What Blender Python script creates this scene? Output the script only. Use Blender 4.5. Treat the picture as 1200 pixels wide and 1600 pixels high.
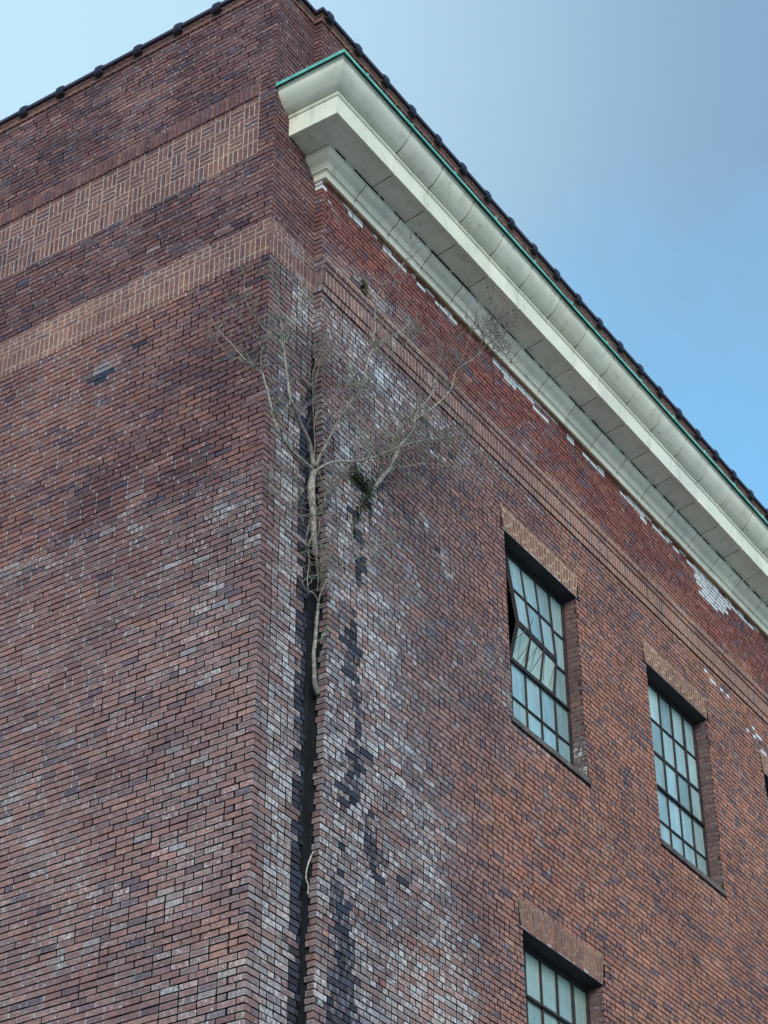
import bpy, math, random
import numpy as np
from mathutils import Vector

# ------------------------------------------------------------------ scene reset
for o in list(bpy.data.objects):
    bpy.data.objects.remove(o)
SC = bpy.context.scene
COL = SC.collection
random.seed(7)
rng = np.random.RandomState(11)

# ------------------------------------------------------------------ camera
cam_d = bpy.data.cameras.new('camera')
cam = bpy.data.objects.new('camera', cam_d)
COL.objects.link(cam)
CAM = Vector((-13.545, -10.273, 1.6))
from mathutils import Matrix
M = ((0.55117037, -0.83437396, -0.00559571),
     (0.4858739, 0.32639595, -0.81079728),
     (0.67833456, 0.44416863, 0.58530031))
R = Matrix(((M[0][0], -M[1][0], -M[2][0]), (M[0][1], -M[1][1], -M[2][1]), (M[0][2], -M[1][2], -M[2][2])))
cam.matrix_world = Matrix.Translation(CAM) @ R.to_4x4()
cam_d.sensor_fit = 'VERTICAL'
cam_d.sensor_height = 24.0
cam_d.lens = 24.0 * 3417.34 / 1600.0
cam_d.clip_start = 0.1
cam_d.clip_end = 3000
SC.camera = cam

# ------------------------------------------------------------------ sky and sun
w = bpy.data.worlds.new('World')
SC.world = w
w.use_nodes = True
nt = w.node_tree
nt.nodes.clear()
N = nt.nodes.new
L_ = nt.links.new
SUN_EL, SUN_AZ = math.radians(21), math.radians(222)      # veiled sun behind the viewer (azimuth from +X)
sky = N('ShaderNodeTexSky'); sky.sky_type = 'NISHITA'; sky.sun_disc = False
sky.sun_elevation = SUN_EL
sky.sun_rotation = math.radians(90) - SUN_AZ
sky.air_density = 1.2; sky.dust_density = 1.5; sky.ozone_density = 1.6
tc = N('ShaderNodeTexCoord')
mp = N('ShaderNodeMapping'); mp.inputs['Scale'].default_value = (1.0, 1.0, 2.2)
L_(tc.outputs['Generated'], mp.inputs['Vector'])
n1 = N('ShaderNodeTexNoise'); n1.inputs['Scale'].default_value = 3.4; n1.inputs['Detail'].default_value = 7
n1.inputs['Roughness'].default_value = 0.52; n1.inputs['Distortion'].default_value = 0.35
L_(mp.outputs[0], n1.inputs['Vector'])
r1 = N('ShaderNodeValToRGB'); r1.color_ramp.elements[0].position = 0.34; r1.color_ramp.elements[1].position = 0.72
r1.color_ramp.elements[0].color = (0.12, 0.12, 0.12, 1); r1.color_ramp.elements[1].color = (0.95, 0.86, 0.86, 1)
L_(n1.outputs['Fac'], r1.inputs['Fac'])
# the cloud veil is brighter in one part of the sky
dirn = N('ShaderNodeVectorMath'); dirn.operation = 'DOT_PRODUCT'
dirn.inputs[1].default_value = (0.40, 0.56, 0.725)     # a brighter, thinner patch of cloud
L_(tc.outputs['Generated'], dirn.inputs[0])
mr = N('ShaderNodeMapRange'); mr.inputs['From Min'].default_value = 0.91; mr.inputs['From Max'].default_value = 1.005; mr.interpolation_type = 'SMOOTHSTEP'
mr.inputs['To Min'].default_value = 0.0; mr.inputs['To Max'].default_value = 1.0; mr.clamp = True
L_(dirn.outputs['Value'], mr.inputs['Value'])
cc = N('ShaderNodeMix'); cc.data_type = 'RGBA'
cc.inputs['A'].default_value = (2.6, 4.25, 6.2, 1)
cc.inputs['B'].default_value = (5.6, 8.2, 9.8, 1)
L_(mr.outputs[0], cc.inputs['Factor'])
mx = N('ShaderNodeMix'); mx.data_type = 'RGBA'
sz = N('ShaderNodeSeparateXYZ'); L_(tc.outputs['Generated'], sz.inputs[0])
mz = N('ShaderNodeMapRange'); mz.inputs['From Min'].default_value = 0.56; mz.inputs['From Max'].default_value = 0.74
mz.inputs['To Min'].default_value = -0.10; mz.inputs['To Max'].default_value = 0.80
L_(sz.outputs[2], mz.inputs['Value'])
ad = N('ShaderNodeMath'); ad.operation = 'MULTIPLY_ADD'; ad.use_clamp = True; ad.inputs[1].default_value = 0.62
L_(r1.outputs['Color'], ad.inputs[0]); L_(mz.outputs[0], ad.inputs[2])
mp2 = N('ShaderNodeMapping'); mp2.inputs['Scale'].default_value = (1.0, 2.2, 1.3); mp2.inputs['Rotation'].default_value = (0.3, 0.2, 0.7)
L_(tc.outputs['Generated'], mp2.inputs['Vector'])
n2 = N('ShaderNodeTexNoise'); n2.inputs['Scale'].default_value = 9.0; n2.inputs['Detail'].default_value = 9; n2.inputs['Roughness'].default_value = 0.6; n2.inputs['Distortion'].default_value = 0.8
L_(mp2.outputs[0], n2.inputs['Vector'])
ws = N('ShaderNodeMath'); ws.operation = 'MULTIPLY_ADD'; ws.use_clamp = True; ws.inputs[1].default_value = 0.85; 
L_(n2.outputs['Fac'], ws.inputs[0])
sb = N('ShaderNodeMath'); sb.operation = 'SUBTRACT'; sb.inputs[1].default_value = 0.36
L_(ad.outputs[0], sb.inputs[0]); L_(sb.outputs[0], ws.inputs[2])
L_(ws.outputs[0], mx.inputs['Factor'])
clr = N('ShaderNodeMix'); clr.data_type = 'RGBA'; clr.inputs['Factor'].default_value = 0.8
L_(sky.outputs[0], clr.inputs['A']); clr.inputs['B'].default_value = (2.6, 6.7, 11.2, 1)
L_(clr.outputs['Result'], mx.inputs['A'])
L_(cc.outputs['Result'], mx.inputs['B'])
bg = N('ShaderNodeBackground'); bg.inputs['Strength'].default_value = 0.10
L_(mx.outputs['Result'], bg.inputs['Color'])
wo = N('ShaderNodeOutputWorld'); L_(bg.outputs[0], wo.inputs['Surface'])

sd = bpy.data.lights.new('sun', 'SUN'); sd.energy = 3.0; sd.angle = math.radians(28); sd.color = (1.0, 0.93, 0.84)
so = bpy.data.objects.new('sun', sd); COL.objects.link(so)
so.rotation_euler = Vector((math.cos(SUN_EL) * math.cos(SUN_AZ), math.cos(SUN_EL) * math.sin(SUN_AZ), math.sin(SUN_EL))).to_track_quat('Z', 'Y').to_euler()
so.location = (0, 30, 40)

SC.view_settings.view_transform = 'Standard'
SC.view_settings.look = 'None'
SC.view_settings.exposure = 0.0
SC.view_settings.gamma = 1.0
SC.render.engine = 'CYCLES'
SC.render.resolution_x = 768
SC.render.resolution_y = 1024

# ------------------------------------------------------------------ helpers
def lin(c):
    return tuple(((v / 255.0) / 12.92 if v / 255.0 <= 0.04045 else ((v / 255.0 + 0.055) / 1.055) ** 2.4) for v in c)

def link(o, parent=None):
    COL.objects.link(o)
    if parent is not None:
        o.parent = parent
    return o

def tag(o, label=None, cat=None, group=None, kind=None):
    if label: o['label'] = label
    if cat: o['category'] = cat
    if group: o['group'] = group
    if kind: o['kind'] = kind
    return o

def empty(name, loc=(0, 0, 0)):
    o = bpy.data.objects.new(name, None); o.location = loc
    return link(o)

class MB:
    """collects quads with two per-vertex colours"""
    def __init__(self):
        self.v = []; self.f = []; self.c = []; self.x = []; self.sm = []
    def add(self, verts, faces, col=(1, 1, 1), fx=(0, 0, 0), smooth=False):
        b = len(self.v)
        self.v.extend(verts)
        self.f.extend([tuple(i + b for i in f) for f in faces])
        self.c.extend([col] * len(verts)); self.x.extend([fx] * len(verts))
        self.sm.extend([smooth] * len(faces))
    def box(self, a, b, col=(1, 1, 1), fx=(0, 0, 0)):
        x0, y0, z0 = a; x1, y1, z1 = b
        vs = [(x0, y0, z0), (x1, y0, z0), (x1, y1, z0), (x0, y1, z0), (x0, y0, z1), (x1, y0, z1), (x1, y1, z1), (x0, y1, z1)]
        self.add(vs, [(0, 3, 2, 1), (4, 5, 6, 7), (0, 1, 5, 4), (1, 2, 6, 5), (2, 3, 7, 6), (3, 0, 4, 7)], col, fx)
    def tube(self, pts, radii, sides=6, col=(1, 1, 1), fx=(0, 0, 0)):
        pts = [Vector(p) for p in pts]
        n = len(pts)
        if n < 2: return
        vs = []
        prev = None
        for i, p in enumerate(pts):
            t = (pts[min(i + 1, n - 1)] - pts[max(i - 1, 0)])
            if t.length < 1e-9: t = Vector((0, 0, 1))
            t.normalize()
            if prev is None:
                a = t.orthogonal().normalized()
            else:
                a = (prev - t * prev.dot(t))
                a = a.normalized() if a.length > 1e-6 else t.orthogonal().normalized()
            prev = a
            bb = t.cross(a)
            for k in range(sides):
                th = 2 * math.pi * k / sides
                q = p + (a * math.cos(th) + bb * math.sin(th)) * radii[i]
                vs.append(tuple(q))
        fs = []
        for i in range(n - 1):
            for k in range(sides):
                k2 = (k + 1) % sides
                fs.append((i * sides + k, i * sides + k2, (i + 1) * sides + k2, (i + 1) * sides + k))
        fs.append(tuple(range(sides - 1, -1, -1)))
        fs.append(tuple((n - 1) * sides + k for k in range(sides)))
        self.add(vs, fs, col, fx, True)
    def build(self, name, mat, parent=None, offset=(0, 0, 0)):
        me = bpy.data.meshes.new(name)
        me.from_pydata(self.v, [], self.f)
        a = me.attributes.new('col', 'FLOAT_COLOR', 'POINT')
        arr = np.ones((len(self.v), 4), dtype=np.float32); arr[:, :3] = np.array(self.c, dtype=np.float32)
        a.data.foreach_set('color', arr.ravel())
        a = me.attributes.new('fx', 'FLOAT_COLOR', 'POINT')
        arr = np.ones((len(self.v), 4), dtype=np.float32); arr[:, :3] = np.array(self.x, dtype=np.float32)
        a.data.foreach_set('color', arr.ravel())
        me.polygons.foreach_set('use_smooth', self.sm)
        me.materials.append(mat)
        me.update()
        o = bpy.data.objects.new(name, me)
        o.location = offset
        return link(o, parent)

# value noise
TABS = {}
def vn(x, y, seed=0):
    if seed not in TABS: TABS[seed] = np.random.RandomState(seed + 100).rand(128, 128)
    t = TABS[seed]
    xi = math.floor(x); yi = math.floor(y); fx_ = x - xi; fy = y - yi
    fx_ = fx_ * fx_ * (3 - 2 * fx_); fy = fy * fy * (3 - 2 * fy)
    a = t[xi % 128, yi % 128]; b = t[(xi + 1) % 128, yi % 128]; c = t[xi % 128, (yi + 1) % 128]; d = t[(xi + 1) % 128, (yi + 1) % 128]
    return (a * (1 - fx_) + b * fx_) * (1 - fy) + (c * (1 - fx_) + d * fx_) * fy
def fbm(x, y, seed=0, o=4):
    s = 0; a = 0.5; n = 0
    for i in range(o):
        s += a * vn(x, y, seed + i); n += a; x *= 2.03; y *= 2.03; a *= 0.5
    return s / n
def sm(x, a, b):
    t = min(1, max(0, (x - a) / (b - a))); return t * t * (3 - 2 * t)
def blob(u, z, uc, zc, ru, rz):
    return math.exp(-((u - uc) / ru) ** 2 - ((z - zc) / rz) ** 2)

# ------------------------------------------------------------------ materials
def new_mat(name):
    m = bpy.data.materials.new(name); m.use_nodes = True
    t = m.node_tree; t.nodes.clear()
    out = t.nodes.new('ShaderNodeOutputMaterial'); b = t.nodes.new('ShaderNodeBsdfPrincipled')
    t.links.new(b.outputs[0], out.inputs['Surface'])
    return m, t, b
def node(t, ty, **kw):
    n = t.nodes.new(ty)
    for k, v in kw.items():
        if k in n.inputs: n.inputs[k].default_value = v
        else: setattr(n, k, v)
    return n
def noise(t, vec, scale, detail=4, rough=0.55):
    n = node(t, 'ShaderNodeTexNoise'); n.inputs['Scale'].default_value = scale
    n.inputs['Detail'].default_value = detail; n.inputs['Roughness'].default_value = rough
    if vec is not None: t.links.new(vec, n.inputs['Vector'])
    return n.outputs['Fac']
def math_(t, op, a, b=None, clamp=False):
    n = node(t, 'ShaderNodeMath'); n.operation = op; n.use_clamp = clamp
    for i, v in enumerate((a, b)):
        if v is None: continue
        if isinstance(v, (int, float)): n.inputs[i].default_value = v
        else: t.links.new(v, n.inputs[i])
    return n.outputs[0]
def ramp(t, fac, a, b, ca=(0, 0, 0, 1), cb=(1, 1, 1, 1)):
    n = node(t, 'ShaderNodeValToRGB'); e = n.color_ramp.elements
    e[0].position = a; e[1].position = b; e[0].color = ca; e[1].color = cb
    t.links.new(fac, n.inputs['Fac']); return n.outputs['Color']
def mixc(t, fac, a, b, mode='MIX'):
    n = node(t, 'ShaderNodeMix'); n.data_type = 'RGBA'; n.blend_type = mode
    for s, v in (('Factor', fac), ('A', a), ('B', b)):
        if isinstance(v, (int, float)): n.inputs[s].default_value = v
        elif isinstance(v, tuple): n.inputs[s].default_value = v if len(v) == 4 else v + (1,)
        else: t.links.new(v, n.inputs[s])
    return n.outputs['Result']

def attr(t, name):
    n = node(t, 'ShaderNodeAttribute'); n.attribute_name = name; return n

def masonry_material():
    m, t, b = new_mat('weathered_brick')
    tc = node(t, 'ShaderNodeTexCoord'); ob = tc.outputs['Object']
    col = attr(t, 'col').outputs['Color']
    sp = node(t, 'ShaderNodeSeparateColor'); t.links.new(attr(t, 'fx').outputs['Color'], sp.inputs[0])
    eff, drk, rnd = sp.outputs[0], sp.outputs[1], sp.outputs[2]
    # tonal variation inside a brick
    v = ramp(t, noise(t, ob, 22, 5, 0.6), 0.25, 0.78, (0.56, 0.56, 0.58, 1), (1.40, 1.37, 1.34, 1))
    c = mixc(t, 1.0, col, v, 'MULTIPLY')
    v2 = ramp(t, noise(t, ob, 140, 3, 0.6), 0.3, 0.75, (0.72, 0.72, 0.72, 1), (1.22, 1.22, 1.22, 1))
    c = mixc(t, 0.8, c, v2, 'MULTIPLY')
    big = ramp(t, noise(t, ob, 0.9, 5, 0.6), 0.32, 0.68, (0.74, 0.74, 0.78, 1), (1.14, 1.12, 1.08, 1))
    c = mixc(t, 1.0, c, big, 'MULTIPLY')
    # salts and lime bloom, in patches and runs down the wall
    mp = node(t, 'ShaderNodeMapping'); mp.inputs['Scale'].default_value = (1, 1, 0.55); t.links.new(ob, mp.inputs['Vector'])
    ne = noise(t, mp.outputs[0], 28, 7, 0.78)
    th = math_(t, 'SUBTRACT', 0.80, math_(t, 'MULTIPLY', eff, 0.50))
    me_ = math_(t, 'MULTIPLY', math_(t, 'SUBTRACT', ne, th), 7.5, True)
    ne2 = noise(t, ob, 75, 3, 0.6)
    me2 = math_(t, 'MULTIPLY', me_, ramp(t, ne2, 0.30, 0.62, (0.35, 0.35, 0.35, 1)))
    wc = mixc(t, noise(t, ob, 6, 2), lin((200, 214, 218)), lin((236, 238, 236)))
    c = mixc(t, math_(t, 'MULTIPLY', me2, 0.90), c, wc)
    # small white droppings and specks
    vo = node(t, 'ShaderNodeTexVoronoi'); vo.inputs['Scale'].default_value = 17; t.links.new(ob, vo.inputs['Vector'])
    dots = math_(t, 'LESS_THAN', vo.outputs['Distance'], math_(t, 'MULTIPLY', noise(t, ob, 31, 2), 0.30))
    sel = math_(t, 'GREATER_THAN', noise(t, ob, 2.3, 4, 0.7), 0.50)
    c = mixc(t, math_(t, 'MULTIPLY', math_(t, 'MULTIPLY', dots, sel), math_(t, 'SUBTRACT', 0.65, math_(t, 'MULTIPLY', drk, 1.3), True)), c, lin((205, 208, 212)))
    nf = noise(t, ob, 48, 5, 0.75)
    mf = math_(t, 'MULTIPLY', math_(t, 'SUBTRACT', nf, math_(t, 'SUBTRACT', 0.70, math_(t, 'MULTIPLY', eff, 0.16))), 6.0, True)
    c = mixc(t, math_(t, 'MULTIPLY', mf, 0.75), c, lin((200, 208, 212)))
    # soot and algae
    mpd = node(t, 'ShaderNodeMapping'); mpd.inputs['Scale'].default_value = (1, 1, 0.30); t.links.new(ob, mpd.inputs['Vector'])
    nd = noise(t, mpd.outputs[0], 19, 7, 0.74)
    th2 = math_(t, 'SUBTRACT', 0.84, math_(t, 'MULTIPLY', drk, 0.66))
    md = math_(t, 'MULTIPLY', math_(t, 'SUBTRACT', nd, th2), 9.0, True)
    c = mixc(t, math_(t, 'MULTIPLY', md, 0.86), c, mixc(t, rnd, lin((30, 38, 46)), lin((56, 66, 84))))
    t.links.new(c, b.inputs['Base Color'])
    b.inputs['Roughness'].default_value = 0.88
    b.inputs['Specular IOR Level'].default_value = 0.25
    bp = node(t, 'ShaderNodeBump'); bp.inputs['Strength'].default_value = 0.5; bp.inputs['Distance'].default_value = 0.006
    t.links.new(noise(t, ob, 90, 5, 0.7), bp.inputs['Height']); t.links.new(bp.outputs[0], b.inputs['Normal'])
    return m

def stone_material():
    m, t, b = new_mat('glazed_terracotta')
    ob = node(t, 'ShaderNodeTexCoord').outputs['Object']
    col = attr(t, 'col').outputs['Color']
    n1 = noise(t, ob, 2.2, 5, 0.6)
    c = mixc(t, 1.0, col, ramp(t, n1, 0.3, 0.72, (0.88, 0.90, 0.88, 1), (1.10, 1.08, 1.06, 1)), 'MULTIPLY')
    # speckled crazing
    n2 = noise(t, ob, 130, 4, 0.75)
    c = mixc(t, ramp(t, n2, 0.58, 0.72, (0, 0, 0, 1), (0.6, 0.6, 0.6, 1)), c, lin((120, 124, 110)))
    # run-off stains, stretched down the face
    mp = node(t, 'ShaderNodeMapping'); mp.inputs['Scale'].default_value = (3.2, 3.2, 0.9); t.links.new(ob, mp.inputs['Vector'])
    n3 = noise(t, mp.outputs[0], 2.4, 7, 0.68)
    c = mixc(t, ramp(t, n3, 0.54, 0.80, (0, 0, 0, 1), (0.6, 0.6, 0.6, 1)), c, lin((126, 124, 108)))
    n4 = noise(t, mp.outputs[0], 1.3, 5, 0.7)
    c = mixc(t, ramp(t, n4, 0.62, 0.80, (0, 0, 0, 1), (0.5, 0.5, 0.5, 1)), c, lin((150, 140, 112)))
    t.links.new(c, b.inputs['Base Color'])
    b.inputs['Roughness'].default_value = 0.42; b.inputs['Specular IOR Level'].default_value = 0.35
    bp = node(t, 'ShaderNodeBump'); bp.inputs['Strength'].default_value = 0.25; bp.inputs['Distance'].default_value = 0.004
    t.links.new(n2, bp.inputs['Height']); t.links.new(bp.outputs[0], b.inputs['Normal'])
    return m

def simple(name, ca, cb, scale, rough=0.7, metal=0.0, use_attr=False, spec=0.3, bump=0.3):
    m, t, b = new_mat(name)
    ob = node(t, 'ShaderNodeTexCoord').outputs['Object']
    n = noise(t, ob, scale, 6, 0.62)
    c = mixc(t, ramp(t, n, 0.36, 0.64), ca, cb)
    if use_attr: c = mixc(t, 1.0, c, attr(t, 'col').outputs['Color'], 'MULTIPLY')
    t.links.new(c, b.inputs['Base Color'])
    b.inputs['Roughness'].default_value = rough; b.inputs['Metallic'].default_value = metal
    b.inputs['Specular IOR Level'].default_value = spec
    if bump:
        bp = node(t, 'ShaderNodeBump'); bp.inputs['Strength'].default_value = bump; bp.inputs['Distance'].default_value = 0.005
        t.links.new(noise(t, ob, scale * 4, 4, 0.6), bp.inputs['Height']); t.links.new(bp.outputs[0], b.inputs['Normal'])
    return m

def glass_material():
    m, t, b = new_mat('wired_frosted_glass')
    ob = node(t, 'ShaderNodeTexCoord').outputs['Object']
    col = attr(t, 'col').outputs['Color']
    mp = node(t, 'ShaderNodeMapping'); mp.inputs['Scale'].default_value = (6, 6, 1.1); t.links.new(ob, mp.inputs['Vector'])
    v = ramp(t, noise(t, mp.outputs[0], 2.4, 6, 0.65), 0.3, 0.72, (0.70, 0.74, 0.72, 1), (1.14, 1.10, 1.08, 1))
    c = mixc(t, 1.0, col, v, 'MULTIPLY')
    g = ramp(t, noise(t, ob, 3.0, 5, 0.6), 0.55, 0.8, (0, 0, 0, 1), (0.5, 0.5, 0.5, 1))
    c = mixc(t, g, c, lin((120, 128, 112)))
    t.links.new(c, b.inputs['Base Color'])
    b.inputs['Roughness'].default_value = 0.28; b.inputs['Specular IOR Level'].default_value = 0.6
    bp = node(t, 'ShaderNodeBump'); bp.inputs['Strength'].default_value = 0.15; bp.inputs['Distance'].default_value = 0.003
    t.links.new(noise(t, ob, 60, 3), bp.inputs['Height']); t.links.new(bp.outputs[0], b.inputs['Normal'])
    return m

MAT_BRICK = masonry_material()
MAT_STONE = stone_material()
MAT_COPPER = simple('verdigris_copper', lin((122, 196, 178)), lin((92, 160, 150)), 6, 0.6, 0.0)
MAT_COPING = simple('glazed_coping_tile', lin((58, 46, 62)), lin((38, 34, 48)), 5, 0.3, spec=0.6)
MAT_STEEL = simple('rusty_dark_steel', lin((34, 40, 46)), lin((66, 52, 46)), 9, 0.6)
MAT_LINTEL = simple('painted_steel_lintel', lin((34, 44, 54)), lin((62, 56, 54)), 4, 0.7)
MAT_DARK = simple('dark_interior', lin((30, 36, 40)), lin((20, 24, 28)), 3, 0.9)
MAT_GLASS = glass_material()
MAT_BARK = simple('pale_bark', lin((158, 156, 148)), lin((92, 94, 90)), 30, 0.85, use_attr=True)
MAT_POD = simple('dry_seed_pod', lin((140, 112, 78)), lin((96, 72, 56)), 20, 0.9, use_attr=True)
MAT_MOSS = simple('green_moss', lin((84, 104, 58)), lin((40, 56, 50)), 25, 0.95, use_attr=True)
MAT_CRACK = simple('dark_crack_lining', lin((40, 46, 50)), lin((22, 27, 32)), 12, 0.95, bump=0.8)

# ------------------------------------------------------------------ brickwork
CO = 0.0677                 # one course
JT = 0.0145                 # joint
ZA = 0.0082                 # lower course grid origin
ZB0 = 17.204                # brick band on the piers
ZB1 = 17.711
S = 0.10                    # front wall stands proud of the pier by this much
GAIN = 1.44

def pal(cols, r):
    c = cols[int(r * len(cols)) % len(cols)]
    n = len(cols)
    m = tuple(sum(q[i] for q in cols) / n for i in range(3))
    return tuple(c[i] * 0.55 + m[i] * 0.45 for i in range(3))
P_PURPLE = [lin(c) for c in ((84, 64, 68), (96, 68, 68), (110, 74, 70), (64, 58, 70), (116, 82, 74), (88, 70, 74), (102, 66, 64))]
P_BROWN = [lin(c) for c in ((122, 84, 76), (132, 92, 80), (104, 76, 78), (92, 72, 78), (126, 86, 74), (114, 82, 80))]
P_LOW = [lin(c) for c in ((130, 98, 92), (118, 94, 94), (140, 106, 96), (108, 90, 94), (128, 100, 92), (122, 92, 88))]
P_GREY = [lin(c) for c in ((118, 94, 92), (104, 88, 94), (130, 100, 92), (92, 84, 90), (112, 96, 96), (132, 96, 86))]
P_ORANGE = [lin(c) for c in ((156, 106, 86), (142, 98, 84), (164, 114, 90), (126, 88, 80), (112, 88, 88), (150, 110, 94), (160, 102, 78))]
P_RED = [lin(c) for c in ((122, 66, 58), (110, 60, 58), (134, 74, 64), (100, 62, 62), (128, 82, 72))]
P_TAN = [lin(c) for c in ((120, 82, 74), (110, 74, 70), (94, 70, 72), (130, 88, 74), (108, 80, 76))]
P_DARKJ = [lin(c) for c in ((72, 58, 60), (62, 54, 60), (82, 64, 64), (70, 62, 66), (92, 70, 66))]
BLUE = lin((58, 62, 84))

def bleach(c, eff):
    if random.random() < min(0.8, (eff - 0.20) * 0.9):
        return lerpc(c, (lambda k: lin((140 + k * 46, 150 + k * 42, 158 + k * 36)))(random.random()), random.uniform(.08, .55))
    return c
def jit(c, a=0.13):
    g = (c[0] + c[1] + c[2]) / 3
    c = tuple(v * 0.87 + g * 0.13 for v in c)
    k = 1 + (random.random() - 0.5) * 2 * a
    return tuple(max(0.004, v * k * GAIN) for v in c)
def lerpc(a, b, t):
    return tuple(a[i] * (1 - t) + b[i] * t for i in range(3))

def look_L(u, z):
    c, e, d = look_L_(u, z)
    if z < 14.5 and e < 0.62: e += 0.06 + 0.10 * sm(fbm(u * 1.4, z * 1.4, 93), .4, .6)
    return (bleach(jit(c), 0.5 * e), min(e, 0.16 + (e - 0.16) * 0.62) if e > .16 else e, d)
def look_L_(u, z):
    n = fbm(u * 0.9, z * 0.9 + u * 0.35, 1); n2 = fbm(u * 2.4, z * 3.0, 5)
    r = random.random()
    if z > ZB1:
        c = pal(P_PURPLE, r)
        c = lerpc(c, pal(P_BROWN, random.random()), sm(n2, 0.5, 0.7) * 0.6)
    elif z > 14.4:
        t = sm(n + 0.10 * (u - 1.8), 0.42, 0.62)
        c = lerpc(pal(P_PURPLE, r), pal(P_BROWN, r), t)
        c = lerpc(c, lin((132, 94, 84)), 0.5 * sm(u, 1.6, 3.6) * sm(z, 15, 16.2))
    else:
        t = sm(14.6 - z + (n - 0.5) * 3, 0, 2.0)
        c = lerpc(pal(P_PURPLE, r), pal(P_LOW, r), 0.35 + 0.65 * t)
    if random.random() < 0.06: c = lerpc(c, BLUE, 0.5)
    if random.random() < 0.04: c = lerpc(c, lin((140, 102, 90)), 0.5)
    eff = 0.16 + 0.26 * sm(n2, 0.40, 0.72) + (0.10 if z < 14.5 else 0)
    if max(blob(u, z, 1.72, 16.64, 0.10, 0.09), blob(u, z, 2.2, 16.5, 0.14, 0.08)) > 0.35: c = lerpc(c, lin((40, 46, 52)), .85)
    if z < 14.5:
        eff += 0.24 * math.exp(-((u - 0.45) / 0.55) ** 2) * sm(fbm(u * 1.5, z * 0.8, 9), 0.42, 0.66)
        eff += 0.12 * sm(fbm(u * 1.1 + 5, z * 1.6, 12), 0.52, 0.7)
    eff += 0.75 * blob(u, z, 2.05, 16.60, 0.42, 0.10) + 0.55 * blob(u, z, 0.25, 12.66, 0.32, 0.10) + 0.4 * blob(u, z, 0.4, 12.2, 0.3, 0.1)
    eff += 0.3 * blob(u, z, 1.5, 14.6, 0.2, 0.5)
    drk = 0.16 * sm(fbm(u * 1.2, z * 1.5, 20), 0.5, 0.7) + 1.2 * blob(u, z, 1.72, 16.64, 0.10, 0.09) + 1.1 * blob(u, z, 2.2, 16.5, 0.14, 0.08)
    drk += 0.18 * sm(z, 14.6, 15.6) * (1 - sm(z, 16.4, 17)) * sm(2.2 - u, 0, 1.2)
    return c, eff, drk

def look_P(u, z):
    c = pal(P_GREY if z < ZB0 else P_PURPLE, random.random())
    if z < 16: c = lerpc(c, lin((124, 92, 88)), 0.35 * random.random())
    if z > ZB0 and z < 18.6: c = lerpc(c, pal(P_BROWN, random.random()), 0.5)
    m = fbm(u * 2 + 3, z * 0.9, 31)
    eff = 0.18 + 0.60 * math.exp(-((u - 0.40) / 0.28) ** 2) * sm(m, 0.26, 0.56) * (1 - sm(z, 15.6, 16.2) * 0.5) * (1 - sm(z, 17.5, 18.0))
    eff += 0.55 * blob(u, z, 0.6, 16.9, 0.25, 0.35)
    drk = 0.25 * sm(fbm(u * 2, z, 33), 0.5, 0.7)
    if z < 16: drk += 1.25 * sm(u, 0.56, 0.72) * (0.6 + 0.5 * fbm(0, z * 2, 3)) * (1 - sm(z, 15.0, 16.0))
    drk += 0.35 * sm(z, 14.6, 15.4) * (1 - sm(z, 16.2, 16.8))
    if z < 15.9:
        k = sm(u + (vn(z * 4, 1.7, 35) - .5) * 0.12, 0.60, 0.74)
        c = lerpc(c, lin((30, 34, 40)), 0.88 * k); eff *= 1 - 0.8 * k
    return bleach(jit(c), eff), eff, drk

def streak(z):
    return 1.46 + 0.10 * math.sin(z * 1.1) + 0.09 * math.sin(z * 2.7 + 1) - 0.03 * (15 - z)

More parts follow.
